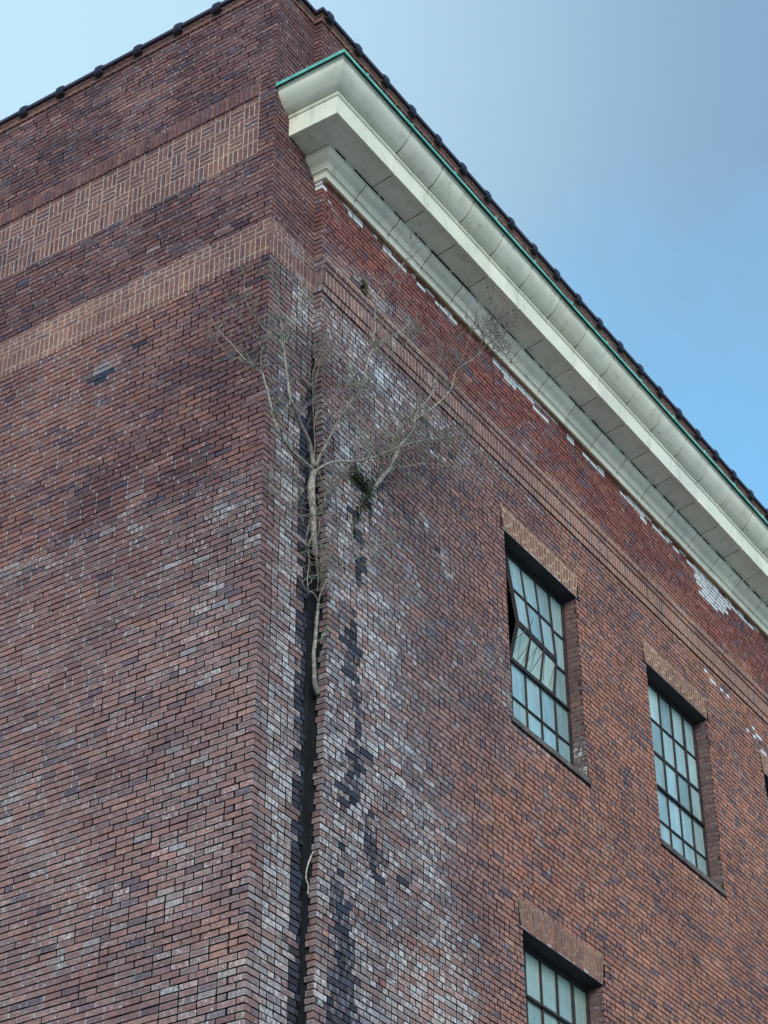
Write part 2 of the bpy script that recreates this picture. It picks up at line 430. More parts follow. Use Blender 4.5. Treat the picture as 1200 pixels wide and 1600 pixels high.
def look_M(u, z):
    n = fbm(u * 0.8, z * 0.8, 41); n2 = fbm(u * 2.1, z * 2.6, 45)
    if z > 19.3:
        c = pal(P_PURPLE, random.random())
        return jit(lerpc(c, pal(P_BROWN, random.random()), 0.5)), 0.12, 0.0
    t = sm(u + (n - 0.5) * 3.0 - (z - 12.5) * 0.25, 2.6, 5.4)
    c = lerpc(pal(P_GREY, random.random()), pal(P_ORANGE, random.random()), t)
    red = sm(z + (n - 0.5) * 1.2, 17.45, 18.1)
    c = lerpc(c, pal(P_RED, random.random()), 0.9 * red)
    if z < ZB0 and z > 15.4 and u < 9: c = lerpc(c, pal(P_BROWN, random.random()), 0.30 * sm(z, 15.2, 16.5))
    if random.random() < 0.09: c = lerpc(c, lin((84, 80, 92)), 0.75)
    if random.random() < 0.04: c = lerpc(c, lin((160, 120, 104)), 0.4)
    rad = 0.50 + 0.16 * (15.4 - z)
    inside = math.exp(-((u - 1.52 + 0.0 * (15 - z)) / max(0.3, rad)) ** 2)
    patch = sm(fbm(u * 1.3, z * 0.55, 51), 0.30, 0.55)
    below = 1 - sm(z, 15.2, 16.0)
    eff = 0.16 + 0.70 * inside * (0.5 + 0.5 * patch) * below + 0.20 * sm(n2, 0.5, 0.7) * (1 - 0.7 * sm(u, 4, 7))
    eff += 0.30 * math.exp(-((u - 3.2) / 1.0) ** 2) * sm(fbm(u, z * 0.7, 55), 0.45, 0.65) * (1 - sm(z, 14, 16))
    eff += 0.62 * blob(u, z, 1.35, 16.8, 0.75, 0.40) + 0.50 * blob(u, z, 2.15, 16.5, 0.5, 0.5) + 0.40 * blob(u, z, 3.0, 16.9, 0.9, 0.25) + 0.45 * blob(u, z, 1.3, 15.6, 0.5, 0.5)
    eff += 0.35 * blob(u, z, 1.6, 17.9, 0.6, 0.15) + 0.35 * blob(u, z, 4.7, 17.08, 1.2, 0.08)
    us = streak(z)
    wd = 0.08 + 0.15 * sm(13.0 - z, 0, 4) + 0.04 * math.sin(z * 5)
    drk = 0.95 * math.exp(-((u - us) / wd) ** 2) * (1 - sm(z, 14.9, 15.4)) * sm(fbm(u * 1.5, z * 1.2, 61), 0.26, 0.48)
    drk += 0.95 * blob(u, z, 1.66, 11.15, 0.34, 0.42) * sm(fbm(u * 2, z * 1.4, 63), 0.36, 0.6)
    drk += 0.35 * blob(u, z, 2.0, 10.9, 0.5, 0.22) + 0.9 * blob(u, z, 1.28, 9.4, 0.16, 0.6)
    drk += 0.25 * sm(fbm(u * 0.9, z * 1.0, 65), 0.48, 0.66) * (1 - sm(u, 3.5, 6))
    drk += 0.40 * blob(u, z, 2.6, 16.2, 1.1, 1.0) * sm(n2, 0.42, 0.6)
    drk += 0.4 * blob(u, z, 2.4, 17.5, 1.8, 0.2) * sm(fbm(u * 2, z * 3, 68), 0.4, 0.6)
    if random.random() < 0.22 * drk ** 1.2 and drk > 0.3:
        c = lerpc(c, lin((30, 38, 54) if random.random() < .6 else (40, 44, 50)), random.uniform(.5, .95)); eff *= 0.45; drk = 0.72
    elif drk > 0.3:
        eff = max(eff, 0.35 + 0.35 * random.random()); drk = min(0.70, drk * 0.76)
    # scraps of old white paint under the cornice and above the windows
    if z > 18.35 and z < 18.85:
        q = vn(u * 1.7, 3.3, 70)
        if z > 18.70 and q > 0.30 and random.random() < 0.55: return lin((190, 190, 194)), 1.2, 0
        if z > 18.60 and vn(u * 1.1, 9.3, 71) > 0.62 and random.random() < 0.5: return lin((205, 205, 210)), 1.1, 0
        if blob(u, z, 10.35, 18.62, 0.55, 0.30) > 0.30 + 0.25 * random.random(): return lin((190, 186, 190)), 1.3, 0
    if 16.3 < z < 17.1 and 9.5 < u < 12.5 and abs((17.1 - z) - (u - 10.1) * 0.27) < 0.12 and random.random() < 0.20:
        return lin((206, 206, 212)), 1.1, 0
    return bleach(jit(c), eff), max(0, eff), drk

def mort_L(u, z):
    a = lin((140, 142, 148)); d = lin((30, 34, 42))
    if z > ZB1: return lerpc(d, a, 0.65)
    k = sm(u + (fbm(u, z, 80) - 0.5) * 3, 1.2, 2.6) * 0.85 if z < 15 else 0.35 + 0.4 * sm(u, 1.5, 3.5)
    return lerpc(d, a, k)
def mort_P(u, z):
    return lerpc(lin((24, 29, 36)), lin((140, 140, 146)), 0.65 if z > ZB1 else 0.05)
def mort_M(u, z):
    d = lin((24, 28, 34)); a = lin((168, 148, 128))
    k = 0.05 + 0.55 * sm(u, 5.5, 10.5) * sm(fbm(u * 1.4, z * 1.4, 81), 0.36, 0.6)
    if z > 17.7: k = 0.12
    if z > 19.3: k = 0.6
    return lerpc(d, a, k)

def pl_L(u, d, z): return (-d, u, z)
def pl_P(u, d, z): return (u, -d, z)
def pl_M(u, d, z): return (u, -S - d, z)

SIDE = lin((22, 25, 31))  # joint sides coloured dark: mortar grime, plus shade between bricks put into colour
def brick(mb, pl, u0, u1, z0, z1, d=0.0, col=(.2, .1, .1), eff=0.0, drk=0.0, skip='', rag=0.0016, back=-0.045, shear=None, sidecol=None):
    if d > 0.004: sidecol = 1
    j = lambda: (random.random() - 0.5) * 2 * rag * (1 if random.random() < .9 else 3.2)
    f = [(u0 + (0 if 'l' in skip else j()), d, z0 + j()), (u1 + (0 if 'r' in skip else j()), d, z0 + j()),
         (u1 + (0 if 'r' in skip else j()), d, z1 + j()), (u0 + (0 if 'l' in skip else j()), d, z1 + j())]
    b = [(u0, back, z0), (u1, back, z0), (u1, back, z1), (u0, back, z1)]
    if shear: f = [shear(p) for p in f]; b = [shear(p) for p in b]
    F = [pl(*p) for p in f]; K = [pl(*p) for p in b]
    if 0.15 < eff < 1.0: eff = min(0.62, eff) + random.uniform(-.14, .14)
    fxv = (min(1.4, eff), min(1.3, drk), random.random())
    if eff > 0.27 and (u1 - u0) > 0.07 and random.random() < 0.65:
        # salts gather along the arrises: paler rim, redder heart
        iu = 0.014; iz = 0.012
        q = [(u0 + iu, d + .0004, z0 + iz), (u1 - iu, d + .0004, z0 + iz), (u1 - iu, d + .0004, z1 - iz), (u0 + iu, d + .0004, z1 - iz)]
        if shear: q = [shear(p) for p in q]
        k = min(0.75, 0.25 + eff * 0.5) * random.uniform(.5, 1)
        rim = lerpc(col, lin((176, 186, 188)), k)
        n0 = len(mb.v)
        mb.v.extend(F + [pl(*p) for p in q]); mb.c.extend([rim] * 4 + [col] * 4); mb.x.extend([fxv] * 8)
        for a_, b_ in ((0, 1), (1, 2), (2, 3), (3, 0)): mb.f.append((n0 + a_, n0 + b_, n0 + 4 + b_, n0 + 4 + a_))
        mb.f.append((n0 + 4, n0 + 5, n0 + 6, n0 + 7)); mb.sm.extend([False] * 5)
    else:
        mb.add(F, [(0, 1, 2, 3)], col, fxv)
    fs = [(0, 4, 5, 1), (3, 2, 6, 7)]
    if 'l' not in skip: fs.append((0, 3, 7, 4))
    if 'r' not in skip: fs.append((1, 5, 6, 2))
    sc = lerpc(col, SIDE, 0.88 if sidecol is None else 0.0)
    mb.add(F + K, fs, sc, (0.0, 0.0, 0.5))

def bond(kind):
    if kind == 'run': return [0.2031]
    if kind == 'head': return [0.10155]
    return None

def head_mortar(pl, u, z):
    if pl is pl_M:
        p = 0.75 if z > 19.3 else (0.15 if z > 17.6 else 0.75 * sm(u + (fbm(u, z, 87) - .5) * 4, 4.5, 9.5))
        return p, lin((190, 168, 146))
    if z > ZB1: return 0.6, lin((164, 162, 164))
    if pl is pl_P: return 0.08, lin((150, 152, 154))
    return 0.9 * sm(u + (fbm(u * .8, z * .8, 88) - .5) * 3.5, 0.7, 2.2), lin((190, 190, 190))
def lay_row(mb, pl, z, u0, u1, first, mix, look, holes=(), skip_first='l', dmax=0.0022, half_bias=0, tilt=None, skip_last=''):
    """one course from u0 to u1; mix = chance that a pair of headers replaces a stretcher"""
    u = u0; k = 0
    zj = z + CO - JT
    while u < u1 - 0.02:
        if k == 0: ln = first
        else:
            ln = 0.2031
            if random.random() < mix: ln = 0.10155
        e = min(u + ln, u1)
        if u1 - e < 0.03: e = u1
        a, b = u, e - (JT if e < u1 else 0) - (random.uniform(.004, .014) if k == 0 and pl is pl_L and z < 12.3 and first > .15 else 0)
        segs = [(a, b)]
        for (h0, h1) in holes:
            ns = []
            for (p, q) in segs:
                if q <= h0 or p >= h1: ns.append((p, q)); continue
                if p < h0 - 0.02: ns.append((p, h0))
                if q > h1 + 0.02: ns.append((h1, q))
            segs = ns
        for (p, q) in segs:
            c, ef, dk = look((p + q) / 2, z)
            sk = skip_first if k == 0 and p == u0 else ''
            if e == u1 and skip_last: sk += skip_last
            wv = 0.011 * (vn(p * 0.5 + 17, z * 0.8, 95) - 0.5) + random.uniform(-.0012, .0012)
            brick(mb, pl, p, q, z + wv, zj + wv, 0.0 if sk else (random.random() - 0.4) * dmax * 2, c, ef, dk, sk, shear=tilt)
        if e < u1:
            pm, cm = head_mortar(pl, e, z)
            inh = any(h0 - .02 < e < h1 + .02 for (h0, h1) in holes)
            if not inh and random.random() < pm:
                k_ = random.uniform(.6, 1.05); dd = random.uniform(-.006, -.002)
                q = [(e - JT, dd, z + .002), (e, dd, z + .002), (e, dd, zj), (e - JT, dd, zj)]
                if tilt: q = [tilt(p) for p in q]
                mb.add([pl(*p) for p in q], [(0, 1, 2, 3)], tuple(v * k_ for v in cm), (0.2, 0, 0))
        u = e; k += 1

def grid(mb, pl, us, zs, d, colf, holes=()):
    for i in range(len(us) - 1):
        for k in range(len(zs) - 1):
            uc = (us[i] + us[i + 1]) / 2; zc = (zs[k] + zs[k + 1]) / 2
            if any(h[0] < uc < h[1] and h[2] < zc < h[3] for h in holes): continue
            c = colf(uc, zc)
            mb.add([pl(us[i], d, zs[k]), pl(us[i + 1], d, zs[k]), pl(us[i + 1], d, zs[k + 1]), pl(us[i], d, zs[k + 1])], [(0, 1, 2, 3)], c, (0.1, 0, 0))
def steps(a, b, st, extra=()):
    n = max(1, int(round((b - a) / st)))
    v = [a + (b - a) * i / n for i in range(n + 1)] + [e for e in extra if a < e < b]
    return sorted(set(round(x, 4) for x in v))

EZ = [(6, .83), (8.95, .835), (9.65, .85), (10.4, .88), (10.8, .90), (11.2, .925), (12, .955), (12.9, .985), (13.76, .975), (14.65, .91), (15.1, .87), (15.9, .825), (16.6, .80), (17.9, .795), (18.85, .79), (19.5, .73), (23, .72)]
def edge(z):
    for (a, b), (c, d) in zip(EZ, EZ[1:]):
        if a <= z <= c: return b + (d - b) * (z - a) / (c - a)
    return EZ[0][1]
def pier_end(z):
    e = edge(z)
    return e if e < 0.80 else (0.775 if z > 15.7 else 0.752)

Z_LO = 6.98
L_END = 8.6
R_END = 18.0
Z_TOP = 19.877 + 22 * CO      # 21.366
WIN_X = [4.525, 8.03, 11.48, 14.95]
WIN_W = 1.70
WIN_T = [16.256, 11.246]
WIN_H = 2.555
WINS = [(x, WIN_T[0]) for x in WIN_X] + [(WIN_X[0], WIN_T[1])]
holesM = []
for x, t in WINS:
        holesM.append((x, x + WIN_W, t - WIN_H, t))
arch = [(x - 0.065, x + WIN_W + 0.07, t, t + 5 * CO) for x, t in WINS]
sills = [(x - 0.03, x + WIN_W + 0.05, t - WIN_H - 0.001, t - WIN_H + 0.08) for x, t in WINS]

rowsA = [ZA + k * CO for k in range(int((Z_LO - ZA) / CO) + 1, 254)]
rowsB = [ZB1 + j * CO for j in range(54)]

B = empty('brick_building', (0, 0, 0))
tag(B, 'old weathered red brick industrial building with pale terracotta cornice and steel windows', 'building')

# ---- side wall (faces -X) ------------------------------------------------
mb = MB()
for r, z in enumerate(rowsA + rowsB):
    bask = 18.78 < z < 19.86
    first = 0.2031 if r % 2 else 0.10155
    if bask:
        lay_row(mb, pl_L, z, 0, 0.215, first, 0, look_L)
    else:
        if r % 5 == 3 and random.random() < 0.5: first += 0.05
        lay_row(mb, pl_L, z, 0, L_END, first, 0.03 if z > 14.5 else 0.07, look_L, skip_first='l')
for a, b in ((Z_LO, ZB0), (ZB1, 18.78), (19.88, Z_TOP)):
    grid(mb, pl_L, steps(0.026, L_END, 0.25), steps(a, b, 0.2), -0.026, mort_L)
grid(mb, pl_L, [0.026, 0.22], steps(18.78, 19.88, .2), -0.026, mort_L)
side = mb.build('side_wall', MAT_BRICK, B)

LIGHTM = lin((186, 170, 150))
# basket weave panel
mb = MB()
u0 = 0.225; m = 0.2031
z0 = 18.794
nb = int((L_END - u0) / m)
grid(mb, pl_L, [u0 - 0.01, L_END], [18.785, 19.88], -0.0014, lambda u, z: LIGHTM)
def bcol(u, z):
    c, e, d = look_L(u, z)
    return lerpc(c, jit(pal(P_TAN, random.random()), 0.2), 0.22), 0.14, d
for i in range(nb * 3):
    u = u0 + i * m / 3
    c, e, d = bcol(u, z0); brick(mb, pl_L, u, u + m / 3 - JT, z0, z0 + m - JT, 0.0, c, e, d, rag=0.0025)
    c, e, d = bcol(u, 19.8); brick(mb, pl_L, u, u + m / 3 - JT, 19.674, 19.877 - JT, 0.022, c, e, d, rag=0.0025)
for i in range(nb):
    c, e, d = bcol(u0 + i * m, 19.63); brick(mb, pl_L, u0 + i * m, u0 + (i + 1) * m - JT, 19.606, 19.668, 0.0, c, e, d)
    for rr in range(3):
        zz = z0 + m * (rr + 1); ua = u0 + i * m
        for q in range(3):
            c, e, d = bcol(ua, zz)
            if (i + rr) % 2: brick(mb, pl_L, ua, ua + m - JT, zz + q * m / 3, zz + (q + 1) * m / 3 - JT, 0, c, e, d)
            else: brick(mb, pl_L, ua + q * m / 3, ua + (q + 1) * m / 3 - JT, zz, zz + m - JT, 0, c, e, d)
mb.build('basketweave_panel', MAT_BRICK, side)

def band(mb, pl, u0, u1, look, proj, skip=''):
    """header, header, stretcher, sailor, half sailor courses"""
    spec = [(17.643, 17.711, 0.10155, proj[0]), (17.576, 17.643, 0.10155, proj[1]), (17.508, 17.576, 0.2031, proj[2]),
            (17.305, 17.508, 0.0677, proj[3]), (17.204, 17.305, 0.0677, proj[4])]
    grid(mb, pl, steps(u0, u1, 0.5), [17.204, 17.711], -0.0012 if proj[1] < 0.01 else 0.0, lambda u, z: LIGHTM)
    for (a, b, w_, d) in spec:
        n = int((u1 - u0) / w_ + 0.5); k = 0
        if d > 0.004:
            grid(mb, pl, [u0, u1], [a + 0.001, b - 0.0015], d - 0.0012, lambda u, z: LIGHTM)
            # soffit of the projecting course, closed back to the wall
            mb.add([pl(u0, d - 0.009, a + .001), pl(u1, d - 0.009, a + .001), pl(u1, -0.01, a + .001), pl(u0, -0.01, a + .001)], [(0, 1, 2, 3)], lin((60, 56, 54)), (0, 0.4, 0))
        while k < n:
            ua = u0 + k * w_; ub = min(u1, ua + w_ - (JT * 0.85 if w_ > .08 or pl is not pl_M else 0.017))
            c, e, dk = look(ua, (a + b) / 2)
            c = lerpc(c, jit(pal(P_TAN, random.random()), 0.15), 0.42)
            brick(mb, pl, ua, ub, a + 0.001, b - JT * 0.85, d, c, e * 0.8, dk * 0.6, skip if k == 0 else '', rag=0.0022)
            k += 1
mb = MB()
band(mb, pl_L, 0.0, L_END, look_L, (0, 0, 0, 0, 0), 'l')
mb.build('brick_band', MAT_BRICK, side)

# ---- corner pier face (faces -Y) ------------------------------------------
mb = MB()
for r, z in enumerate(rowsA + rowsB):
    first = 0.10155 if r % 2 else 0.2031
    if 18.9 < z < 19.0: pass
    e = pier_end(z)
    lay_row(mb, pl_P, z, 0, e + (random.random() - 0.5) * (0.07 if e > 0.74 and z < 15.7 else 0.0), first, 0.55 if z < ZB0 else 0.12, look_P)
grid(mb, pl_P, [0.026, 0.25, 0.5, 0.71], steps(Z_LO, Z_TOP, 0.3), -0.026, mort_P)
grid(mb, pl_P, [0.71, 0.76], steps(Z_LO, 19.2, 0.3), -0.026, mort_P)
pier = mb.build('corner_pier_wall', MAT_BRICK, B)
mb = MB()
band(mb, pl_P, 0.0, 0.785, look_P, (0, 0, 0, 0, 0), 'l')
mb.build('brick_band', MAT_BRICK, pier)

# ---- front wall (faces -Y, stands proud) and its narrow return -------------
mb = MB()
def tiltz(p):
    u, d, z = p
    return (u, d, z - 0.006 * max(0, u - 0.7) * sm(z, 19.7, 20.6))
for r, z in enumerate(rowsA + rowsB):
    if 18.90 < z < 19.66: continue
    e = edge(z + 0.03)
    hs = [(h[0], h[1]) for h in holesM if h[2] < z + 0.03 < h[3]]
    hs += [(h[0], h[1]) for h in arch if h[2] - 0.02 < z + 0.03 < h[3]]
    hs += [(h[0], h[1]) for h in sills if h[2] < z + 0.03 < h[3]]
    if z > ZB1: mixv = 0.18
    else: mixv = 0.92 if (r % 2 == 0 and random.random() < 0.75) else 0.50
    first = 0.2031 if r % 2 else 0.10155
    if random.random() < 0.3: first -= 0.05
    if z > 19.6:
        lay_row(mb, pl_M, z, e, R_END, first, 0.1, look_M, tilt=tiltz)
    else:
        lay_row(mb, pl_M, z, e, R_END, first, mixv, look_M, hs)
    # return strip
    pl_S = lambda u, d, zz, e=e: (e - d, u, zz)
    c, ef, dk = look_M(e + 0.02, z)
    if z < 15.8: ef = min(ef, 0.4); dk = 0.35 * random.random()
    back = 0.004 if e < 0.81 else -0.004 + (random.random() - 0.75) * 0.055 * (1 if z < 13.5 else .5)
    brick(mb, pl_S, -S, back, z, z + CO - JT, 0, lerpc(c, jit(pal(P_DARKJ, random.random())), 0.35), ef, dk, 'l')
us = steps(0.80, R_END, 0.25, [h[0] for h in holesM] + [h[1] for h in holesM])
zs = steps(Z_LO, Z_TOP, 0.2, [h[2] for h in holesM] + [h[3] for h in holesM])
us = [u for u in us if u > 1.03]
grid(mb, pl_M, us, zs, -0.026, mort_M, holesM)
for k in range(len(zs) - 1):       # ragged first strip follows the leaning edge
    za, zb = zs[k], zs[k + 1]
    ea, eb = edge(za) + 0.026, edge(zb) + 0.026
    c = mort_M(1, za)
    mb.add([pl_M(ea, -0.026, za), pl_M(us[0], -0.026, za), pl_M(us[0], -0.026, zb), pl_M(eb, -0.026, zb)], [(0, 1, 2, 3)], c, (0, 0, 0))
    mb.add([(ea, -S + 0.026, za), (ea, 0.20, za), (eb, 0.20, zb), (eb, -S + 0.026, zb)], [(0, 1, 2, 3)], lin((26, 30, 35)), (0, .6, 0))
front = mb.build('front_wall', MAT_BRICK, B)
mb = MB()
band(mb, pl_M, 0.785, R_END, look_M, (0.035, 0.066, 0.050, 0.034, 0.018))
# return of the band on the narrow strip
for (a, b, d) in ((17.643, 17.711, .03), (17.576, 17.643, .05), (17.508, 17.576, .04), (17.305, 17.508, .022), (17.204, 17.305, .01)):
    c, e, dk = look_M(1.0, 16.9)
    brick(mb, lambda u, dd, zz: (0.79 - dd, u, zz), -S - d, -0.002, a, b - JT, 0.008, c, 0.4, 0.5)
mb.build('corbelled_band', MAT_BRICK, front)

# near-black crack lining, and an added dark core that stops light leaks
mb = MB()
n = 60
for i in range(n):
    za = Z_LO + (18.5 - Z_LO) * i / n; zb = Z_LO + (18.5 - Z_LO) * (i + 1) / n
    for k in range(8):
        xa = 0.70 + k * 0.045; xb = xa + 0.045
        f = lambda x, z: (x, 0.085 + 0.05 * vn(x * 30, z * 3, 90) + 0.02 * vn(x * 60, z * 11, 91), z)
        mb.add([f(xa, za), f(xb, za), f(xb, zb), f(xa, zb)], [(0, 1, 2, 3)])
mb.build('crack_lining', MAT_CRACK, pier)
mb = MB()
mb.box((0.35, 0.42, 0.02), (R_END - 0.02, 12.0, 21.2))
mb.box((0.30, 0.20, 0.02), (0.36, 12.0, 21.2))
mb.box((0.03, 0.14, 21.1), (R_END - 0.05, 12.0, 21.2))
mb.build('dark_core', MAT_DARK, B)

# plain lower storeys below the photographed part, far ends and the back
def lower_material():
    m, t, b = new_mat('lower_brick')
    ob = node(t, 'ShaderNodeTexCoord').outputs['Object']
    mp = node(t, 'ShaderNodeCombineXYZ'); sx = node(t, 'ShaderNodeSeparateXYZ'); t.links.new(ob, sx.inputs[0])
    t.links.new(math_(t, 'ADD', sx.outputs[0], sx.outputs[1]), mp.inputs[0]); t.links.new(sx.outputs[2], mp.inputs[1])
    br = node(t, 'ShaderNodeTexBrick'); t.links.new(mp.outputs[0], br.inputs['Vector'])
    br.inputs['Color1'].default_value = P_LOW[0] + (1,); br.inputs['Color2'].default_value = P_LOW[3] + (1,)
    br.inputs['Mortar'].default_value = lin((50, 52, 56)) + (1,)
    br.inputs['Scale'].default_value = 1.0; br.inputs['Mortar Size'].default_value = 0.005
    br.inputs['Brick Width'].default_value = 0.2031; br.inputs['Row Height'].default_value = CO
    t.links.new(mixc(t, 1.0, br.outputs['Color'], ramp(t, noise(t, ob, 3, 5), 0.3, 0.7, (0.75, 0.75, 0.75, 1), (1.2, 1.2, 1.2, 1)), 'MULTIPLY'), b.inputs['Base Color'])
    b.inputs['Roughness'].default_value = 0.9
    return m
MAT_LOWER = lower_material()
mb = MB()
zl = Z_LO + 0.03
mb.add([(0, 0, 0), (0, 12, 0), (0, 12, zl), (0, 0, zl)], [(0, 1, 2, 3)])
mb.add([(0, L_END, zl), (0, 12, zl), (0, 12, 21.36), (0, L_END, 21.36)], [(0, 1, 2, 3)])
mb.add([(0, 0, 0), (0.78, 0, 0), (0.78, 0, zl), (0, 0, zl)], [(0, 1, 2, 3)])
mb.add([(0.78, 0, 0), (0.78, -S, 0), (0.78, -S, zl), (0.78, 0, zl)], [(0, 1, 2, 3)])
mb.add([(0.78, -S, 0), (R_END, -S, 0), (R_END, -S, zl), (0.78, -S, zl)], [(0, 1, 2, 3)])
mb.add([(R_END, -S, 0), (R_END, 12, 0), (R_END, 12, 21.36), (R_END, -S, 21.36)], [(0, 1, 2, 3)])
mb.add([(0, 12, 0), (R_END, 12, 0), (R_END, 12, 21.36), (0, 12, 21.36)], [(0, 1, 2, 3)])
mb.build('lower_wall', MAT_LOWER, B)

# ------------------------------------------------------------------ cornice
CX = 0.825                                  # mitre line origin
def sweep(mb, prof, segs, col=(1, 1, 1), yend=0.04, xend=R_END - 0.05, gap=0.017):
    """prof: list of (p, z).  segs: x positions of the joints along the front"""
    def ret(p, t):            # return leg: t=0 at the pier, 1 at the mitre
        y0 = yend; y1 = -S - p
        return (CX - p, y0 + (y1 - y0) * t)
    def leg(p, x):
        return (max(CX - p, x) if x <= CX - p + 1e-6 else x, -S - p)
    n = len(prof)
    def block(rings, c):
        vs = [q for r in rings for q in r]
        fs = []
        for i in range(len(rings) - 1):
            for k in range(n):
                k2 = (k + 1) % n
                fs.append((i * n + k, i * n + k2, (i + 1) * n + k2, (i + 1) * n + k))
        fs.append(tuple(range(n))); fs.append(tuple((len(rings) - 1) * n + k for k in range(n - 1, -1, -1)))
        mb.add(vs, fs, c)
    def c_():
        k = 1 + (random.random() - 0.5) * 0.16
        return (col[0] * k, col[1] * k * (1 + (random.random() - .5) * .03), col[2] * k * (1 + (random.random() - .5) * .05))
    # corner block: return + mitre + first length
    s0 = segs[0]
    rings = [[ret(p, 0) + (z,) for p, z in prof], [(CX - p, -S - p, z) for p, z in prof], [(s0 - gap / 2, -S - p, z) for p, z in prof]]
    block(rings, c_())
    for a, b in zip(segs, segs[1:]):
        dy = (random.random() - 0.5) * 0.003; dz = (random.random() - 0.5) * 0.003
        block([[(a + gap / 2, -S - p + dy, z + dz) for p, z in prof], [(b - gap / 2, -S - p + dy, z + dz) for p, z in prof]], c_())

TC = lin((200, 202, 186))
TC = tuple(v * 1.38 for v in TC)
SEG = 0.686
segs_crown = [0.86 + 0.55 + SEG * i for i in range(0, 25)]
segs_crown = [x for x in segs_crown if x < R_END - .1] + [R_END - 0.05]
crown = [(-0.05, 19.70), (0.79, 19.70), (0.79, 19.683), (0.772, 19.672), (0.770, 19.650), (0.762, 19.622), (0.746, 19.592), (0.726, 19.563), (0.702, 19.535),
         (0.676, 19.509), (0.650, 19.486), (0.620, 19.468), (0.592, 19.457), (0.562, 19.452), (-0.05, 19.452)]
mb = MB(); sweep(mb, crown, segs_crown, TC)
cr = mb.build('crown_molding', MAT_STONE)
corona = [(-0.05, 19.446), (0.574, 19.446), (0.576, 19.420), (0.566, 19.408), (0.553, 19.402), (0.548, 19.150), (0.486, 19.150), (0.482, 19.158), (-0.05, 19.135)]
corona[-1] = (-0.05, 19.100)
corona.insert(-1, (0.24, 19.112))
mb = MB(); sweep(mb, corona, [x + 0.02 for x in segs_crown[:-1]] + [R_END - 0.05], TC)
cornice = mb.build('cornice', MAT_STONE, B)
cr.parent = cornice
bed = [(-0.05, 19.098), (0.232, 19.098), (0.236, 19.072), (0.224, 19.062), (0.214, 19.042), (0.192, 19.018), (0.162, 18.998), (0.135, 18.980), (0.116, 18.955),
       (0.104, 18.942), (0.108, 18.936), (0.108, 18.922), (0.086, 18.914), (0.072, 18.900), (0.060, 18.842), (-0.05, 18.842)]
segs_bed = [x - 0.09 for x in segs_crown]
segs_bed[-1] = R_END - 0.05
mb = MB(); sweep(mb, bed, segs_bed, TC)
mb.build('bed_molding', MAT_STONE, cornice)
# dark mortar core behind the joints
mb = MB()
core2 = [(-0.05, 19.42), (0.535, 19.42), (0.535, 19.172), (0.2, 19.13), (-0.05, 19.13)]
sweep(mb, core2, [R_END - 0.06], lin((48, 44, 40)), gap=0)
for prof in (crown, bed):
    pr = [(p - 0.014 if p > 0 else p, min(max(z, min(q[1] for q in prof) + 0.008), max(q[1] for q in prof) - 0.008)) for p, z in prof]
    sweep(mb, pr, [R_END - 0.06], lin((48, 44, 40)), gap=0)
x = 0.7
while x < R_END - .5:
    ln = random.uniform(.06, .5)
    mb.box((x, -S - random.uniform(.240, .250), 19.094), (x + ln, -S - 0.20, 19.108), lin((30, 30, 28)))
    x += ln + random.uniform(.02, .25)
mb.box((0.84, -S - 0.045, 18.826), (R_END - 0.05, -S + 0.02, 18.842), lin((160, 130, 100)))
mb.build('joint_mortar', MAT_BRICK, cornice)
# verdigris flashing: drip edge, sloping top, small laps
mb = MB()
fl = [(0.40, 19.79), (0.822, 19.745), (0.826, 19.738), (0.830, 19.690), (0.824, 19.690), (0.818, 19.732), (0.40, 19.78)]
rnd_seg = [0.45 + i * 0.92 for i in range(20)]
rnd_seg = [x for x in rnd_seg if x < R_END - 0.3] + [R_END - 0.05]
sweep(mb, fl, rnd_seg, (1, 1, 1), yend=-0.004, gap=0.0)
fl2 = [(0.0, 19.84), (0.42, 19.79), (0.42, 19.78), (0.0, 19.83)]
sweep(mb, fl2, [R_END - 0.05], (1, 1, 1), yend=0.0, gap=0.0)
for x in rnd_seg[:-1]:
    mb.box((x - 0.012, -S - 0.836, 19.687), (x + 0.022, -S - 0.824, 19.748))
for i in range(60):
    x = 0.1 + i * 0.29
    mb.box((x, -S - 0.835, 19.712), (x + 0.009, -S - 0.828, 19.720))
for y in (-0.22, -0.45, -0.68, -0.86):
    mb.box((CX - 0.836, y, 19.712), (CX - 0.828, y + 0.009, 19.720))
mb.add([(0.01, -0.006, 19.70), (0.16, -0.006, 19.75), (0.01, -0.006, 19.80)], [(0, 1, 2)])
mb.build('copper_flashing', MAT_COPPER, cornice)

# ------------------------------------------------------------------ parapet top and coping
def tz(x): return -0.006 * max(0, x - 0.7)
PX = 0.72
def path(o, z, xend=R_END):
    return [(-o, 12.0, z), (-o, -o, z), (PX - o, -o, z), (PX - o, -S - o, z), (xend, -S - o, z + tz(xend))]
def run(mb, prof, col=(1, 1, 1), fx=(0, 0, 0)):
    rings = list(zip(*[path(o, z) for o, z in prof])); n = len(prof)
    vs = [q for r in rings for q in r]; fs = []
    for i in range(len(rings) - 1):
        for k in range(n):
            k2 = (k + 1) % n
            fs.append((i * n + k, i * n + k2, (i + 1) * n + k2, (i + 1) * n + k))
    fs.append(tuple(range(n)))
    mb.add(vs, fs, col, fx)
mb = MB()
run(mb, [(-0.3, Z_TOP), (0.012, Z_TOP), (0.012, Z_TOP + 0.056), (0.035, Z_TOP + 0.062), (0.035, Z_TOP + 0.10), (-0.3, Z_TOP + 0.10)], LIGHTM, (0.1, 0, 0))
w_ = 0.10155
